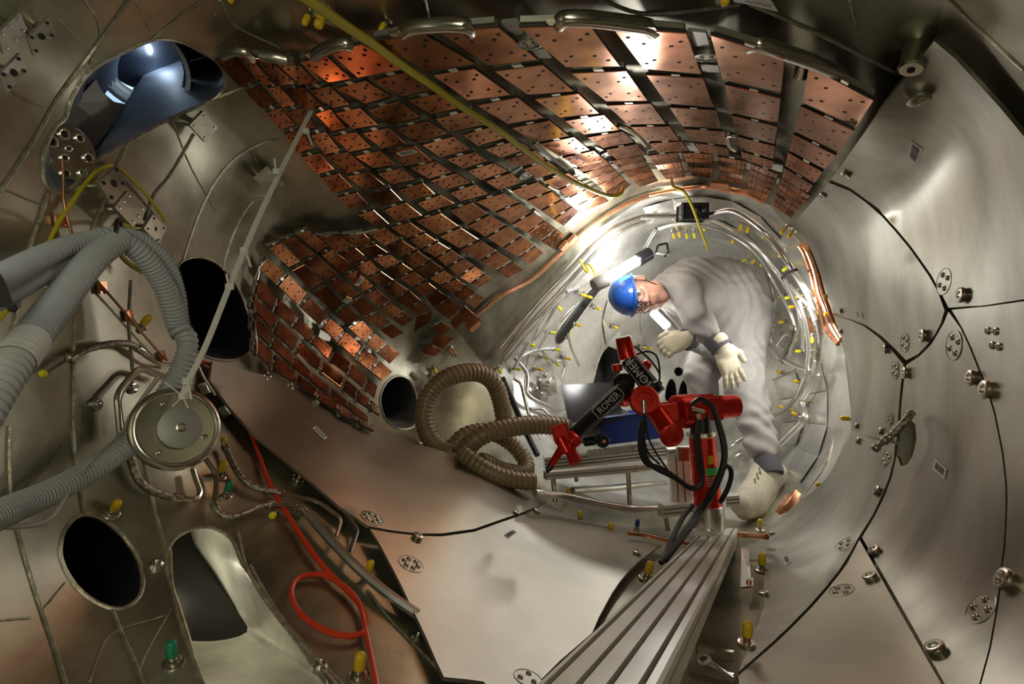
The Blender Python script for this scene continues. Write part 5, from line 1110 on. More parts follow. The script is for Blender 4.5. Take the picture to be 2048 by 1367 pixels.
def arm_text(a, b, r, s, m, h):
    ax = (b-a).normalized(); view = (CAM-(a+b)/2); nrm_ = (view - ax*view.dot(ax)).normalized(); sd = ax.cross(nrm_)
    mb = MB(); c = (a+b)/2; L = (b-a).length*.42
    tx = MB(); g_text(tx, s, c, ax, -sd if ax.cross(-sd).dot(nrm_) > 0 else sd, h)
    for i, p in enumerate(tx.v):
        l = (p-c).dot(ax); w_ = (p-c).dot(sd); th_ = w_/r; tx.v[i] = c + ax*l + sd*math.sin(th_)*(r+.0012) + nrm_*math.cos(th_)*(r+.0012)
    obj('lettering', tx, m, rb)
    ring = []
    for k in range(41):
        t = 2*math.pi*k/40; l = max(-1, min(1, 1.25*math.cos(t)))*L; w_ = max(-1, min(1, 1.25*math.sin(t)))*.8
        ring.append(c + ax*l + sd*math.sin(w_)*(r+.001) + nrm_*math.cos(w_)*(r+.001))
    g_tube(mb, ring, .0014, 4); obj('label_outline', mb, m, rb)
arm_text(u0, u1 + (u0-u1)*.05, .034, 'ROMER', M_WHITE, .040)
rp('upper_arm_band', lambda q: g_cyl(q, u0 - du*.012, u0 + du*.006, .040, seg=26, bev=.003), M_BLACK)
rp('elbow_motor', lambda q: g_cyl(q, P(1256,716,2.02), P(1246,675,2.02), .032, .0275, seg=26, bev=.002), M_RED, 'upright red cylinder with a pale top')
rp('elbow_motor_top', lambda q: g_lathe(q, P(1246,675,2.02), (P(1246,675,2.02)-P(1256,716,2.02)), [(0,.0265),(.003,.0265),(.004,.024),(.004,.001)], 26), M_WHITE, 'pale top face')  # white colour stands for lamp light on the cylinder's top
rp('elbow_knob', lambda q: g_cyl(q, P(1236,742,2.0), P(1233,728,2.0), .018, seg=18, bev=.003), M_RED)
rp('elbow_knob', lambda q: g_cyl(q, P(1282,728,2.03), P(1296,738,2.03), .024, seg=18, bev=.003), M_RED)
rp('elbow_joint', lambda q: g_ball(q, P(1247,768,2.0), .040, 18), M_BLACK, 'black rubber elbow')
rp('elbow_disc', lambda q: g_cyl(q, P(1248,802,2.02), P(1252,790,1.98), .024, seg=18, bev=.003), M_RED)
f0 = P(1248,776,1.98); f1_ = P(1150,868,1.86); df = (f1_-f0).normalized()
rp('forearm_tube', lambda q: g_cyl(q, f0, f1_, .029, .025, seg=24), M_BLACKT, 'black forearm tube with white lettering')
arm_text(f1_ + (f0-f1_)*.30, f1_ + (f0-f1_)*.92, .028, 'ROMER', M_WHITE, .032)
rp('wrist_block', lambda q: g_box(q, P(1121,866,1.84), cdir(1,.25,0)*.020, cdir(-.25,1,0)*.020, FW*.022, bev=.006), M_RED)
rp('wrist_body', lambda q: g_cyl(q, P(1118,872,1.83), P(1135,905,1.82), .019, .021, seg=20, bev=.004), M_RED)
rp('wrist_motor', lambda q: g_cyl(q, P(1140,870,1.86), P(1152,886,1.83), .024, seg=20, bev=.004), M_RED)
rp('grip', lambda q: g_cyl(q, P(1138,895,1.83), P(1153,926,1.80), .019, .022, seg=20, bev=.004), M_RED, 'red pistol grip')
rp('probe_holder', lambda q: g_cyl(q, P(1124,895,1.82), P(1101,932,1.79), .013, .0115, seg=18, bev=.002), M_RED)
rp('probe_tip', lambda q: (g_cyl(q, P(1102,931,1.79), P(1096,939,1.785), .011, .009, seg=14), g_ball(q, P(1095,942,1.784), .006, 10)), M_BLACKT)
for pxs in [[(1396,838),(1392,870),(1398,930),(1405,958),(1395,975),(1375,972),(1345,950),(1320,935),(1295,928),(1282,905),(1280,870),(1286,840)],
            [(1398,838),(1396,880),(1404,940),(1402,965),(1385,977),(1350,955),(1310,935),(1292,915),(1284,880),(1290,845)],
            [(1287,828),(1288,870),(1296,905),(1320,928)],[(1289,826),(1296,872),(1312,905),(1336,940)],
            [(1405,800),(1425,812),(1434,840),(1446,890),(1446,925),(1430,970),(1405,1010),(1370,1060),(1345,1095),(1322,1125)],
            [(1383,808),(1400,797),(1420,808),(1436,840),(1450,890),(1448,930),(1432,975),(1408,1016),(1374,1064),(1330,1120)],
            [(1385,1010),(1365,1035),(1345,1075),(1335,1100),(1322,1125)],
            [(1448,935),(1456,930),(1463,945),(1458,970),(1446,995),(1440,1004)],[(1269,692),(1285,705),(1305,725),(1319,748),(1317,768)],[(1272,709),(1292,702),(1312,710),(1319,735),(1319,752)]]:
    q = [P(x, y, 1.92 if y < 1000 else 1.92 - (y-1000)*.0018) for x, y in pxs]; mb = MB(); g_tube(mb, resample(spline(q, 8), .012), .0085 if pxs[0][1] > 790 and len(pxs) > 4 else .0035, 8); obj('arm_cable', mb, M_BLACK, rb)
def wrap_label(y0, y1, a0, a1, m, name):
    c0 = P(1416,1010,2.0); c1 = P(1403,868,2.0); ax = (c1-c0).normalized(); view = CAM - c0; nr_ = (view - ax*view.dot(ax)).normalized(); sd = nr_.cross(ax); sd = sd if sd.dot(RT) > 0 else -sd
    v = []; f = []; t0_ = (1010-y0)/142.0; t1_ = (1010-y1)/142.0; r = .0482
    for k in range(9):
        a = a0 + (a1-a0)*k/8; dirv = nr_*math.cos(a) + sd*math.sin(a)
        v += [c0.lerp(c1, t0_) + dirv*r, c0.lerp(c1, t1_) + dirv*r]
    f = [(2*k, 2*k+2, 2*k+3, 2*k+1) for k in range(8)]
    mb = MB(); mb.add(v, f); obj(name, mb, m, rb)
wrap_label(945, 930, .05, 1.2, M_TAPEG, 'green_sticker'); wrap_label(923, 906, .3, .75, M_YEL, 'yellow_sticker')
for k in range(5): wrap_label(950+4*k, 948.5+4*k, .1, .7, M_LABEL, 'printed_line')
# bench of aluminium profiles
bn = thing('profile_bench', 'low bench of slotted aluminium profiles left of the red arm', 'bench', P(1230,960,2.2))
def prof(a, b, w_, h_, n=2, par=bn, name='profile'):
    d = (b-a).normalized(); s = d.cross(UP).normalized(); u = s.cross(d).normalized(); mb = MB(); c = (a+b)/2; L = (b-a).length/2
    g_box(mb, c, d*L, s*w_, u*h_, 0, bev=.001)
    for k in range(n):
        o = (k+1)/(n+1)*2 - 1; g_box(mb, c + u*h_*o - s*w_*math.copysign(1, s.dot(CAM-c))*-1*1.0, d*L, s*.0006, u*min(.003, h_*.12), 1)
    return obj(name, mb, [M_ALU, M_ALUD], par, smooth=False)
prof(P(1088,925,2.25), P(1336,898,2.28), .03, .026, 3, name='back_beam'); prof(P(1090,950,2.02), P(1270,935,2.12), .016, .013, 1, name='front_beam')
prof(P(1270,935,2.12), P(1345,926,2.2), .016, .012, 1, name='front_beam'); prof(P(1322,1020,2.05), P(1388,1013,2.1), .02, .022, 2, name='foot_beam'); prof(P(1448,1000,2.12), P(1475,998,2.12), .02, .02, 2, name='foot_beam')
def vprof(a, b, w_, n, name):
    d = (b-a).normalized(); s = RT; t = d.cross(s).normalized(); mb = MB(); c = (a+b)/2; L = (b-a).length/2; g_box(mb, c, d*L, s*w_, t*w_*.4, 0, bev=.001)
    t2 = t if t.dot(CAM-c) > 0 else -t
    for k in range(n): g_box(mb, c + s*w_*((k+1)/(n+1)*2-1) + t2*w_*.4, d*L, s*.003, t2*.0006, 1)
    obj(name, mb, [M_ALU, M_ALUD], bn, smooth=False)
vprof(P(1362,1008,2.1), P(1356,906,2.12), .038, 2, 'upright_profile'); prof(P(1334,903,2.12), P(1384,898,2.12), .02, .012, 1, name='cross_beam')
for (x, y0, y1, d) in [(1107,958,1003,2.0),(1256,940,1008,2.1),(1332,1026,1060,2.06),(1150,940,962,2.2)]:
    mb = MB(); g_cyl(mb, P(x, y0, d), P(x+4, y1, d), .0095, seg=10); obj('leg', mb, M_STEEL, bn)
mb = MB()
for k in range(9): 
    t = k/8; c = P(1180+80*t, 906-9*t, 2.215); g_lathe(mb, c, cdir(0,.1,-1), [(0,.015),(.006,.015),(.006,.010),(.001,.009)], 10)
    g_box(mb, c + RT*.012, cdir(.7,.7,0)*.012, cdir(-.7,.7,0)*.0025, FW*.003)
obj('lattice_strip', mb, M_STRIP, bn)
rp('mount_bracket', lambda q: g_box(q, P(1366,907,2.08), RT*.02, UP*.02, FW*.01, bev=.003), M_STEEL, par=bn)
sheetpx('paper_sheet', [(1140,850,2.35),(1200,836,2.40),(1275,828,2.42),(1215,885,2.24),(1145,886,2.2)], M_LABEL, 'pale sheet lying on the bench under the laptop', 'sheet', .002)
# blue crate
def hexa(mb, bot, topv, mi=0): mb.add(bot+topv, [(0,3,2,1),(4,5,6,7),(0,1,5,4),(1,2,6,5),(2,3,7,6),(3,0,4,7)], mi)
cr = thing('plastic_crate', 'blue plastic crate on the bench behind the robot arm', 'crate', P(1260,870,2.3))
a = [P(1208,890,2.26), P(1320,876,2.30), P(1316,868,2.62), P(1210,880,2.58)]; b = [P(1199,838,2.24), P(1318,822,2.28), P(1314,816,2.62), P(1200,832,2.58)]
mb = MB(); t_ = .012; inn = [p.lerp(sum(b, Vector())/4, .07) for p in b]; inb = [p.lerp(sum(a, Vector())/4, .1) + (b[0]-a[0])*.08 for p in a]
mb.add(a+b+inn+inb, [(0,3,2,1),(0,1,5,4),(1,2,6,5),(2,3,7,6),(3,0,4,7),(4,5,9,8),(5,6,10,9),(6,7,11,10),(7,4,8,11),(8,9,13,12),(9,10,14,13),(10,11,15,14),(11,8,12,15),(12,13,14,15)]); obj('crate_shell', mb, M_CRATE, cr, smooth=False)
mb = MB(); q = [p.lerp(sum(b, Vector())/4, -.03) for p in b]; g_tube(mb, q+[q[0]], .009, 6); obj('rim', mb, M_CRATE, cr)
mb = MB(); dsk = P(1202,880,2.18); g_cyl(mb, dsk, dsk + cdir(.15,.05,-1)*.03, .026, seg=20, bev=.004); g_cyl(mb, P(1168,884,2.22), P(1196,880,2.2), .017, seg=14, bev=.003)
tr = thing('black_torch', 'black cylindrical torch with an orange dot lying before the blue crate', 'torch', dsk); obj('body', mb, M_BLACKT, tr); mb = MB(); c_ = dsk + cdir(.15,.05,-1)*.031; g_ball(mb, c_, .008, 8); obj('button', mb, M_COPPIPE, tr)
# laptop
lp = thing('laptop', 'open laptop with a dark glossy screen on the bench left of the arm', 'laptop', P(1185,830,2.4))
s0 = [P(1123,769,2.46), P(1223,763,2.52), P(1243,816,2.44), P(1138,848,2.34)]; n_ = (s0[1]-s0[0]).cross(s0[3]-s0[0]).normalized(); n_ = n_ if n_.dot(CAM-s0[0]) > 0 else -n_
mb = MB(); mb.add(s0 + [p - n_*.008 for p in s0], [(0,1,2,3),(0,4,5,1),(1,5,6,2),(2,6,7,3),(3,7,4,0),(4,7,6,5)]); obj('lid', mb, M_BLACKT, lp, smooth=False)
cS = sum(s0, Vector())/4; s1 = [p.lerp(cS, .08) + n_*.0015 for p in s0]; mb = MB(); mb.add(s1 + [p - n_*.001 for p in s1], [(0,1,2,3),(0,4,5,1),(1,5,6,2),(2,6,7,3),(3,7,4,0)]); obj('screen', mb, M_SCREEN, lp, smooth=False)
k0 = [s0[3], s0[2], P(1262,826,2.26), P(1160,858,2.16)]; mb = MB(); mb.add(k0 + [p - UP*.012 for p in k0], [(0,1,2,3),(0,4,5,1),(1,5,6,2),(2,6,7,3),(3,7,4,0),(4,7,6,5)]); obj('keyboard_base', mb, M_BLACKT, lp, smooth=False)
# tan ducts
def duct(pxs, r, label, d=None):
    pts = [P(*p) for p in pxs]; th = thing('tan_duct', label, 'duct hose', pts[len(pts)//2]); q = resample(spline(pts, 14), .006); mb = MB()
    g_tube(mb, q, r, 18, rf=lambda i: r*(1 - .05*(i % 3 == 1) )); obj('duct_skin', mb, M_DUCT, th)
    m2 = MB(); hel = []; fr = frames(q); step = .019; L = 0; turns = (len(q)*.006)/step; N_ = int(turns*16)
    for k in range(N_):
        s = k/N_*(len(q)-1); i = int(s); p = q[i].lerp(q[min(i+1, len(q)-1)], s-i); a = 2*math.pi*k/16
        hel.append(p + (fr[i][0]*math.cos(a) + fr[i][1]*math.sin(a))*r*1.01)
    g_tube(m2, hel, .0024, 4, cap=False); obj('wire_helix', m2, M_DUCTR, th)
duct([(905,905,2.12),(880,895,2.14),(858,870,2.16),(848,832,2.18),(856,795,2.2),(880,765,2.22),(915,748,2.25),(955,745,2.30),(985,762,2.34),(1000,795,2.37),(1008,835,2.38),(1015,870,2.36)], .036, 'tan ribbed duct arching up highest, its left leg behind the floor plate')
duct([(1135,856,2.18),(1100,850,2.15),(1060,850,2.12),(1010,856,2.08),(965,870,2.05),(938,892,2.05),(930,918,2.06)], .034, 'tan ribbed duct running horizontally to the red wrist of the arm')
duct([(905,895,2.14),(930,870,2.16),(975,862,2.2),(1020,885,2.24),(1050,920,2.22),(1048,945,2.16),(1005,940,2.08),(960,920,2.0)], .030, 'tan ribbed duct coiled in a loop under the horizontal one')
duct([(925,905,2.0),(950,925,1.98),(990,948,1.97),(1035,960,1.98),(1068,962,2.0)], .030, 'tan ribbed duct lowest, lying on the edge of the floor plate')
cable('black_hose', [(1005,755,2.45),(1020,790,2.42),(1035,825,2.4),(1055,870,2.36),(1075,910,2.3)], .012, M_BLACK, 'straight black hose descending behind the tan ducts', 'hose')
# little parts by the rail
pipe('copper_tube', [(1478,1069),(1505,1071),(1534,1073)], .009, M_COPPIPE, None, .08, label='short red copper tube right of the rail end', cat='pipe')
pipe('copper_tube', [(1256,1066),(1290,1070),(1330,1080),(1370,1086),(1395,1092)], .007, M_COPPIPE, None, .05, label='copper tube crossing behind the black cables to the rail', cat='pipe')
pipe('steel_pipe', [(1400,1300),(1440,1308),(1470,1312)], .010, M_STEEL, None, .05, label='steel pipe stub right of the rail near the bottom, upper', cat='pipe')
pipe('steel_pipe', [(1385,1340),(1430,1352),(1470,1362)], .012, M_STEEL, None, .05, label='steel pipe stub right of the rail near the bottom, lower', cat='pipe')
wr = thing('spanner', 'ring spanner lying under the rail at the bottom right', 'spanner', W(1430,1335,.06)); mb = MB(); a = W(1407,1316,.09); b = W(1466,1358,.08)
g_tube(mb, [a + (RT*math.cos(t)*.010 + UP*math.sin(t)*.008) for t in [2*math.pi*k/16 for k in range(17)]], .0035, 6); obj('ring_end', mb, M_STEELB, wr); mb = MB(); g_tube(mb, [a + RT*.009 - UP*.006, b], .005, 8, flat=.5); obj('shank', mb, M_STEELB, wr)
sheetpx('steel_bracket', [(1483,1093,1.62),(1497,1096,1.60),(1503,1172,1.42),(1481,1173,1.42)], M_STEELB, 'tall bright steel bracket hanging right of the rail', 'bracket', .004)
hb = sheetpx('steel_bracket', [(1491,1154,1.40),(1507,1154,1.40),(1506,1172,1.36),(1488,1172,1.36)], M_STEELB, 'small square steel bracket with a copper dot right of the rail', 'bracket', .004)
mb = MB(); g_ball(mb, P(1498,1163,1.375), .007, 8); o = obj('copper_dot', mb, M_COPPIPE, None); o.parent = hb; o.location = o.location - hb.location
n_ = WN(1812,115); 
th = thing('ceiling_post', 'polished steel post behind the pointed corner of the upper right wall plate', 'post', W(1830,112)); mb = MB(); a = W(1836,86); b = P(1822,140,D(1822,140)*.93); g_cyl(mb, a, b, .024, seg=20, bev=.004); obj('post_body', mb, M_STEEL, th); mb = MB(); g_cyl(mb, b, b + (b-a).normalized()*.002, .007, seg=12); obj('post_bolt', mb, M_HOLE, th)
th = thing('ceiling_post', 'short steel post in the gap between the last two tile columns', 'post', W(1604,135)); mb = MB(); a = W(1610,118); b = P(1602,152,D(1602,152)*.955); g_cyl(mb, a, b, .017, seg=20, bev=.003); obj('post_body', mb, M_STEEL, th); mb = MB(); g_cyl(mb, b, b + (b-a).normalized()*.004, .008, seg=12); obj('post_bolt', mb, M_HOLE, th)
# braided hose with fittings at the oval opening
pts = [P(1752,895,1.44), P(1766,885,1.42), P(1785,868,1.40), P(1800,852,1.39), P(1812,840,1.385), P(1822,826,1.40)]
bh = thing('braided_hose', 'braided hose with screw fittings emerging from the oval opening at right', 'hose', pts[2]); mb = MB(); q = resample(spline(pts[2:], 8), .004); g_tube(mb, q, .0095, 12, rf=lambda i: .0095*(1+.06*math.sin(i*1.7))); obj('braid', mb, M_BRAID, bh)
mb = MB(); g_cyl(mb, pts[0], pts[2], .0065, seg=12, bev=.001); obj('tube_end', mb, M_STEEL, bh)
for t in (.0, .55, .8):
    m2 = MB(); c = pts[0].lerp(pts[2], t); d = (pts[2]-pts[0]).normalized(); g_cyl(m2, c - d*.006, c + d*.006, .011, seg=6, bev=.001); obj('hex_nut', m2, M_STEEL, bh)
# copper pin near the tiles on the grey wall
th = thing('copper_pin', 'tiny copper pin pair with steel collar on grey wall beside the side tiles', 'pin', W(903,700)); n = nd(903,700,.3,.8); mb = MB(); g_cyl(mb, W(900,695), W(900,695) + n*.02, .016, seg=12); obj('collar', mb, M_STEEL, th)
for k in (0, 1):
    mb = MB(); g_cyl(mb, W(900+6*k,697) + n*.015, W(900+6*k,697) + n*.055, .005, seg=8); obj('pin_tip', mb, M_COPPIPE, th)
# ---------------------------------------------------------------- the worker
def cone_sdf(X, a, b, r1, r2):
    a = np.array(a); b = np.array(b); ab = b - a; L2 = max(1e-9, ab @ ab)
    t = np.clip(((X - a) @ ab) / L2, 0, 1); d = X - a - t[..., None]*ab
    return np.sqrt((d*d).sum(-1)) - (r1 + (r2-r1)*t)
def ell_sdf(X, c, axes, rad):
    q = (X - np.array(c)) @ np.array([tuple(x) for x in axes]).T / np.array(rad); k = np.sqrt((q*q).sum(-1))
    return (k - 1)*min(rad)*1.15
def smin(a, b, k):
    h = np.clip(.5 + .5*(b-a)/k, 0, 1); return b + (a-b)*h - k*h*(1-h)
def surface(field, lo, hi, st):
    lo = np.array(lo); n = np.ceil((np.array(hi)-lo)/st).astype(int) + 1
    g = np.stack(np.meshgrid(*[np.arange(k)*st for k in n], indexing='ij'), -1) + lo
    V = field(g); ins = V < 0
    cell = np.zeros(tuple(n-1), int); acc = np.zeros(tuple(n-1)+(3,)); cnt = np.zeros(tuple(n-1))
    c8 = [(i, j, k) for i in (0, 1) for j in (0, 1) for k in (0, 1)]
    def sl(o): return tuple(slice(o[d], n[d]-1+o[d]) for d in range(3))
    for i, a in enumerate(c8):
        for b in c8[i+1:]:
            if sum(abs(x-y) for x, y in zip(a, b)) != 1: continue
            va = V[sl(a)]; vb = V[sl(b)]; m = (va < 0) != (vb < 0)
            t = np.where(m, va/np.where(m, va-vb, 1), 0)[..., None]
            p = np.array(a) + t*(np.array(b)-np.array(a)); acc += np.where(m[..., None], p, 0); cnt += m
    act = cnt > 0; idx = -np.ones(tuple(n-1), int); idx[act] = np.arange(act.sum())
    base = np.stack(np.meshgrid(*[np.arange(k-1) for k in n], indexing='ij'), -1)
    verts = lo + st*(base[act] + acc[act]/cnt[act][:, None]); faces = []
    for d in range(3):
        o = [0, 0, 0]; o[d] = 1; A = ins[tuple(slice(0, n[e]-1 if e == d else n[e]) for e in range(3))]; B = ins[tuple(slice(1, n[e]) if e == d else slice(0, n[e]) for e in range(3))]
        for p in np.argwhere(A != B):
            e1, e2 = [(1, 2), (2, 0), (0, 1)][d]; q = []
            for s, t in ((0, 0), (-1, 0), (-1, -1), (0, -1)):
                c = p.copy(); c[e1] += s; c[e2] += t; q.append(c)
            if any((c < 0).any() or (c >= n-1).any() for c in q): continue
            f = [int(idx[tuple(c)]) for c in q]
            if min(f) < 0: continue
            faces.append(tuple(f) if A[tuple(p)] else tuple(f[::-1]))
    return [Vector(v) for v in verts], faces
def sdf_obj(name, prims, st, m, parent, pad=.03, extra=None, k=.03, label=None):
    """prims: list of ('c', a, b, r1, r2[, k]) cones or ('e', c, axes, radii[, k]); a prim starting '-' is carved away"""
    pts = []
    for p in prims:
        if p[0][-1] == 'c': pts += [np.array(p[1])-max(p[3:5]), np.array(p[1])+max(p[3:5]), np.array(p[2])-max(p[3:5]), np.array(p[2])+max(p[3:5])]
        elif p[0] == 'e': pts += [np.array(p[1])-max(p[3]), np.array(p[1])+max(p[3])]
    lo = np.min(pts, 0)-pad; hi = np.max(pts, 0)+pad
    def field(g):
        V = None
        for p in prims:
            kk = p[5] if p[0][-1] == 'c' and len(p) > 5 else p[4] if p[0][-1] == 'e' and len(p) > 4 else k
            s = cone_sdf(g, *p[1:5]) if p[0][-1] == 'c' else ell_sdf(g, *p[1:4])
            V = s if V is None else (-smin(-V, s, kk) if p[0][0] == '-' else smin(V, s, kk))
        return V + (extra(g) if extra else 0)
    v, f = surface(field, lo, hi, st); mb = MB(); mb.add(v, f)
    o = obj(name, mb, m, parent, label=label)
    return o
pn = thing('person', 'worker in grey coverall and blue helmet bending over in the chamber holding a lamp', 'person', P(1525,985,2.42))
J = dict(neck=P(1338,580,2.70), chest=P(1385,578,2.76), mid=P(1430,578,2.86), belly=P(1455,590,2.88), pelvis=P(1472,622,2.92),
 sh1=P(1368,578,2.64), el1=P(1398,642,2.50), wr1=P(1427,676,2.46), sh2=P(1352,600,2.84), el2=P(1414,690,2.80), wr2=P(1379,680,2.64),
 hip1=P(1478,660,2.84), kn1=P(1490,775,2.62), an1=P(1527,898,2.44), hip2=P(1450,660,2.98), kn2=P(1402,745,2.92), an2=P(1420,900,3.0))
# head frame: crown points left in the picture, the face looks to the viewer and a little down
HU = cdir(-1, -.02, .10); HF = cdir(-.05, -.34, -1.0); HF = (HF - HU*HF.dot(HU)).normalized(); HS = HU.cross(HF).normalized()
HC = P(1277, 590, 2.62)
def H(s, u, f): return HC + HS*s + HU*u + HF*f
hd = [('e', H(0,.018,-.012), (HS,HU,HF), (.074,.100,.092)), ('e', H(0,-.045,.022), (HS,HU,HF), (.058,.066,.064), .03),
 ('c', H(0,-.102,.050), H(0,-.085,.046), .026, .030, .025), ('c', H(-.036,-.075,.018), H(.036,-.075,.018), .030, .030, .03),
 ('c', H(0,.020,.080), H(0,-.026,.104), .008, .0125, .012), ('e', H(-.013,-.027,.092), (HS,HU,HF), (.009,.008,.010), .008), ('e', H(.013,-.027,.092), (HS,HU,HF), (.009,.008,.010), .008),
 ('c', H(-.045,.030,.068), H(.045,.030,.068), .011, .011, .016), ('c', H(-.045,-.010,.060), H(-.028,-.020,.068), .016, .014, .02), ('c', H(.045,-.010,.060), H(.028,-.020,.068), .016, .014, .02),
 ('-e', H(-.031,.010,.092), (HS,HU,HF), (.016,.011,.014), .010), ('-e', H(.031,.010,.092), (HS,HU,HF), (.016,.011,.014), .010),
 ('c', H(-.020,-.056,.080), H(.020,-.056,.080), .0075, .0075, .008), ('c', H(-.016,-.066,.080), H(.016,-.066,.080), .0085, .0085, .008), ('-c', H(-.022,-.0605,.092), H(.022,-.0605,.092), .0028, .0028, .004),
 ('e', H(.078,-.005,-.005), (HS,HU,HF), (.010,.032,.020), .008), ('e', H(-.078,-.005,-.005), (HS,HU,HF), (.010,.032,.020), .008), ('-e', H(.088,-.003,-.001), (HS,HU,HF), (.006,.020,.011), .006), ('-e', H(-.088,-.003,-.001), (HS,HU,HF), (.006,.020,.011), .006)]
def limbs(s):
    j = J; return [('c', H(0,-.06,-.03), j['neck'], .052, .060, .03), ('c', j['neck'], j['chest'], .085*s, .135*s, .06), ('c', j['chest'], j['mid'], .145*s, .150*s, .06), ('c', j['mid'], j['belly'], .150*s, .155*s, .06), ('c', j['belly'], j['pelvis'], .155*s, .165*s, .06),
 ('c', j['chest'], j['sh1'], .10*s, .082*s, .05), ('c', j['sh1'], j['el1'], .078*s, .060*s, .035), ('c', j['el1'], j['wr1'], .058*s, .046*s, .02),
 ('c', j['chest'], j['sh2'], .10*s, .075*s, .05), ('c', j['sh2'], j['el2'], .072*s, .060*s, .03), ('c', j['el2'], j['wr2'], .056*s, .046*s, .02),
 ('c', j['pelvis'], j['hip1'], .150*s, .140*s, .06), ('c', j['hip1'], j['kn1'], .132*s, .088*s, .045), ('c', j['kn1'], j['an1'], .086*s, .066*s, .03),
 ('c', j['pelvis'], j['hip2'], .14*s, .125*s, .06), ('c', j['hip2'], j['kn2'], .115*s, .085*s, .04), ('c', j['kn2'], j['an2'], .082*s, .062*s, .03)]
def limb_body():
    return [(p[0], p[1], p[2], p[3]*.80, p[4]*.80, *p[5:]) for p in limbs(1.0)]
sdf_obj('body', [hd[0]] + hd[1:] + limb_body(), .0058, M_SKIN, pn, label='reddish face and neck of the worker')
def folds(g):
    a = np.array(J['chest']); q = g - a; x = q @ np.array(RT); y = q @ np.array(UP); z = q @ np.array(FW)
    w1 = np.sin(38*x + 30*y + 4*np.sin(17*y + 9*z))*np.sin(21*y - 14*x + 5*np.sin(13*x)); w2 = np.sin(70*y + 22*x + 6*np.sin(11*x+9*z))
    kn = np.array(J['an1']); e = np.exp(-((g - kn)**2).sum(-1)/(.20**2)); wr = np.array(J['el1']); e2 = np.exp(-((g-wr)**2).sum(-1)/(.16**2))
    return .0055*w1 + (.0065*e + .006*e2)*w2
cov = limbs(1.0)[1:]
sdf_obj('coverall', cov + [('c', P(1326,583,2.67), J['neck'], .068, .085, .02)], .0085, M_CLOTH, pn, extra=folds, k=.03, label='loose grey coverall')
# dark knitted cuffs at the wrists and the ankle
def band(a, b, r, m, name):
    mb = MB(); n_ = 6; a = Vector(a); b = Vector(b); g_lathe(mb, a, b-a, [((b-a).length*i/n_, r*(1 + (.03 if i % 2 else -.02))) for i in range(n_+1)], 20); return obj(name, mb, m, pn)
d1 = (J['wr1']-J['el1']).normalized(); band(J['wr1']-d1*.006, J['wr1']+d1*.058, .049, M_CUFF, 'cuff')
d2 = (J['wr2']-J['el2']).normalized(); band(J['wr2']-d2*.006, J['wr2']+d2*.050, .049, M_CUFF, 'cuff')
d3 = (J['an1']-J['kn1']).normalized(); band(J['an1']-d3*.01, J['an1']+d3*.115, .052, M_CUFF, 'sock')
# open left hand resting on the thigh
def hand(wr, dirv, nrm, size, curls, spread, thumb, name, flip=1):
    d = dirv.normalized(); nrm = (nrm - d*nrm.dot(d)).normalized(); sd = d.cross(nrm)*flip; s = size; wr = Vector(wr)
    pr = [('c', wr - d*.03*s, wr + d*.01*s, .036*s, .033*s), ('e', wr + d*.055*s, (sd, d, nrm), (.047*s, .055*s, .021*s), .02)]
    for i, (off, L) in enumerate([(-.033, .066), (-.011, .078), (.011, .072), (.032, .056)]):
        p0 = wr + d*.085*s + sd*off*s; a = spread*(i-1.5)*.5; dr = d*math.cos(a) + sd*math.sin(a); c = curls[i]; p = p0; seg = [L*.45*s, L*.32*s, L*.26*s]; ang = c*.5
        pr.append(('c', wr + d*.05*s + sd*off*.8*s, p0, .014*s, .0118*s, .010))
        for k, l in enumerate(seg):
            v = dr*math.cos(ang) - nrm*math.sin(ang); q = p + v*l; r = (.0112 - .0012*k)*s
            pr.append(('c', p, q, r, r*.92, .004)); p = q; ang += c
    t0_ = wr + d*.02*s - sd*.036*s; t1_ = t0_ + (d*.6 - sd*.7 - nrm*thumb*.4).normalized()*.042*s; t2_ = t1_ + (d*.9 - sd*.25 - nrm*thumb).normalized()*.036*s
    pr += [('c', wr + d*.03*s - sd*.015*s, t0_, .022*s, .019*s, .012), ('c', t0_, t1_, .0165*s, .0145*s, .008), ('c', t1_, t2_, .0138*s, .0115*s, .004)]
    return sdf_obj(name, pr, .0042, M_GLOVE, pn, pad=.012, k=.006)
hand(J['wr1'] + d1*.055, cdir(.42,-1,.0), cdir(.35,.1,-1), 1.12, [.10,.16,.10,.14], .30, .1, 'glove')
# right fist closed on the lamp handle
lampb = P(1341, 660, 2.635)
hand(J['wr2'] + d2*.045, cdir(-1,-.35,-.35), cdir(.1,.6,-.8), 1.05, [1.15,1.2,1.2,1.25], .1, .9, 'glove', -1)
# shoe
sa = J['an1'] + d3*.09
heel = P(1553, 948, 2.47); ball_ = P(1500, 1000, 2.30); toe = P(1478, 1012, 2.22); toe = P(1482, 1008, 2.24)
sdf_obj('shoe', [('c', P(1529,925,2.44), P(1540,944,2.44), .056, .056), ('c', heel, ball_, .048, .056), ('c', ball_, toe, .054, .043), ('c', P(1532,938,2.42), ball_, .056, .046)], .0065, M_SHOE, pn, k=.03)
so = (heel - toe).normalized(); dn = cdir(.45, -.72, .25)
sdf_obj('shoe_sole', [('c', heel + dn*.036, ball_ + dn*.040, .040, .046), ('c', ball_ + dn*.040, toe + dn*.034, .045, .036)], .0065, M_SOLE, pn, k=.02)
mb = MB()
for t in (.35, .5, .65):
    c = P(1529,925,2.44).lerp(ball_, t) + cdir(-.35,.35,-1)*.052; g_tube(mb, [c - so.cross(FW).normalized()*.03, c + cdir(-.1,.1,-1)*.006, c + so.cross(FW).normalized()*.03], .0035, 6)
obj('lace', mb, M_SOLE, pn)
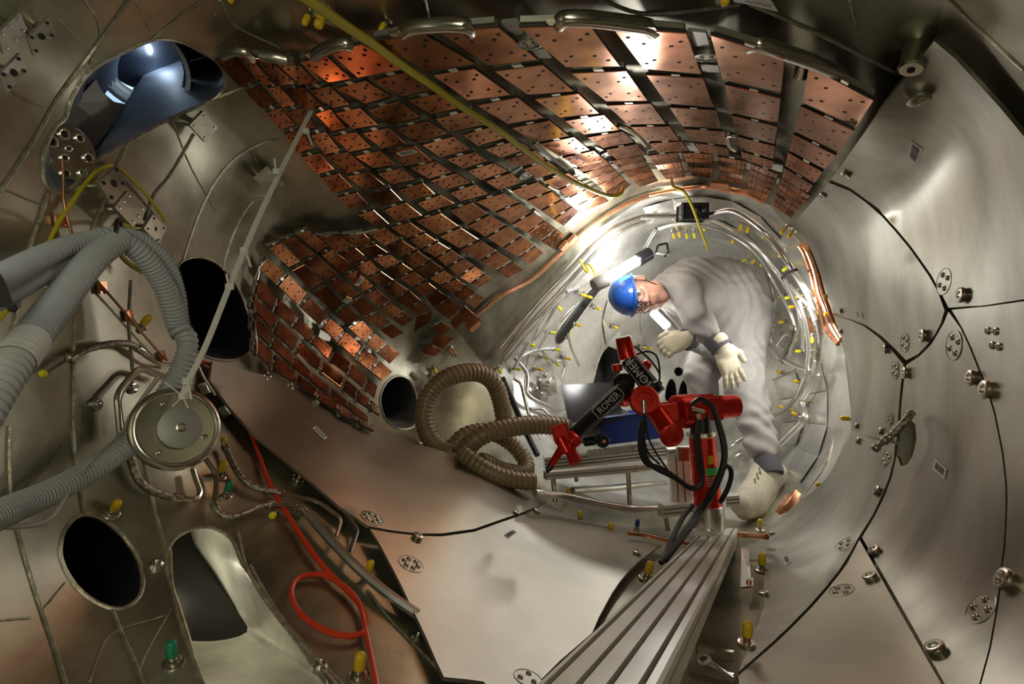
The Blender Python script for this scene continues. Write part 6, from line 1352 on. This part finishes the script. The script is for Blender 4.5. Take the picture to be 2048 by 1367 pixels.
sdf_obj('shoe', [('c', J['an2'], P(1425,930,2.98), .058, .055), ('c', P(1440,940,3.0), P(1395,955,2.85), .048, .046)], .009, M_SHOE, pn, k=.03)
# helmet
mb = MB(); v = []; f = []; sg = 36; nr_ = 12
for i in range(nr_+1):
    t = math.pi/2*i/nr_
    for k in range(sg):
        a = 2*math.pi*k/sg; rr = math.sin(t) if i < nr_ else 1.0; rib = 1 + .02*math.cos(t)*(abs(math.sin(a)) < .3)
        v.append(H(0,.035,-.008) + HS*(.094*rr*math.cos(a)) + HF*(.110*rr*math.sin(a)) + HU*(.100*math.cos(t)*rib))
for i in range(nr_):
    for k in range(sg): f.append((i*sg+k, i*sg+(k+1) % sg, (i+1)*sg+(k+1) % sg, (i+1)*sg+k))
mb.add(v, f); hm = obj('helmet', mb, M_HELMET, pn, label='blue safety helmet')
mb = MB(); q = []
for k in range(41):
    a = 2*math.pi*k/40; pk = max(0, math.sin(a))**3*.035; q.append(H(0,.034,-.008) + HS*(.097*math.cos(a)) + HF*((.113+pk)*math.sin(a)) - HU*pk*.25)
g_tube(mb, q, .005, 8); obj('helmet_rim', mb, M_HELMET, hm)
mb = MB(); inner = [H(0,.036,-.008) + HS*(.094*math.cos(2*math.pi*k/40)) + HF*(.110*math.sin(2*math.pi*k/40)) for k in range(41)]
mb.add(inner + q, [(i, i+1, 41+i+1, 41+i) for i in range(40)]); obj('helmet_peak', mb, M_HELMET, hm)
mb = MB()
for k in range(60):
    a = random.uniform(.25, 2.9)*random.choice((1, -1)); b = random.uniform(-.035,.03); q = HC + HS*(.077*math.cos(a)) + HU*b - HF*abs(.088*math.sin(a))
    g_ball(mb, q, random.uniform(.010, .016), 8)
obj('hair', mb, M_HAIR, pn, label='short grey hair')
for s in (-1, 1):
    mb = MB(); c = H(.031*s,.010,.076); g_ball(mb, c, .0125, 14, 0); g_ball(mb, c + HF*.0095, .0055, 10, 1); obj('eye', mb, [M_EYE, M_PRINT], pn)
    mb = MB(); g_tube(mb, [H(.014*s,.028,.090), H(.030*s,.033,.088), H(.047*s,.027,.076)], .0036, 6); obj('eyebrow', mb, M_HAIR, pn)
gl = MB()
for s in (-1, 1):
    c = H(.031*s,.004,.100); g_tube(gl, [c + HS*(.022*math.cos(t)) + HU*(.016*math.sin(t)) - HF*(.006*math.cos(t)*s) for t in [2*math.pi*k/18 for k in range(19)]], .0014, 5)
    g_tube(gl, [H(.053*s,.008,.095), H(.075*s,.012,.045), H(.083*s,.018,-.01)], .0018, 5)
g_tube(gl, [H(-.010,.006,.103), H(0,.009,.108), H(.010,.006,.103)], .0016, 5); obj('glasses', gl, M_STEELB, pn, label='thin wire framed glasses')
mb = MB(); g_tube(mb, spline([H(.080,.022,.030), H(.076,-.030,.045), H(.050,-.085,.045), H(.012,-.112,.050), H(-.04,-.09,.045), H(-.075,-.02,.04)]), .0022, 5); obj('chin_cord', mb, M_BLACK, pn)
mb = MB(); g_tube(mb, spline([H(0,-.060,.094), H(-.02,-.063,.090), H(-.028,-.060,.082)]), .0016, 5); obj('mouth_corner', mb, M_SKIN, pn)
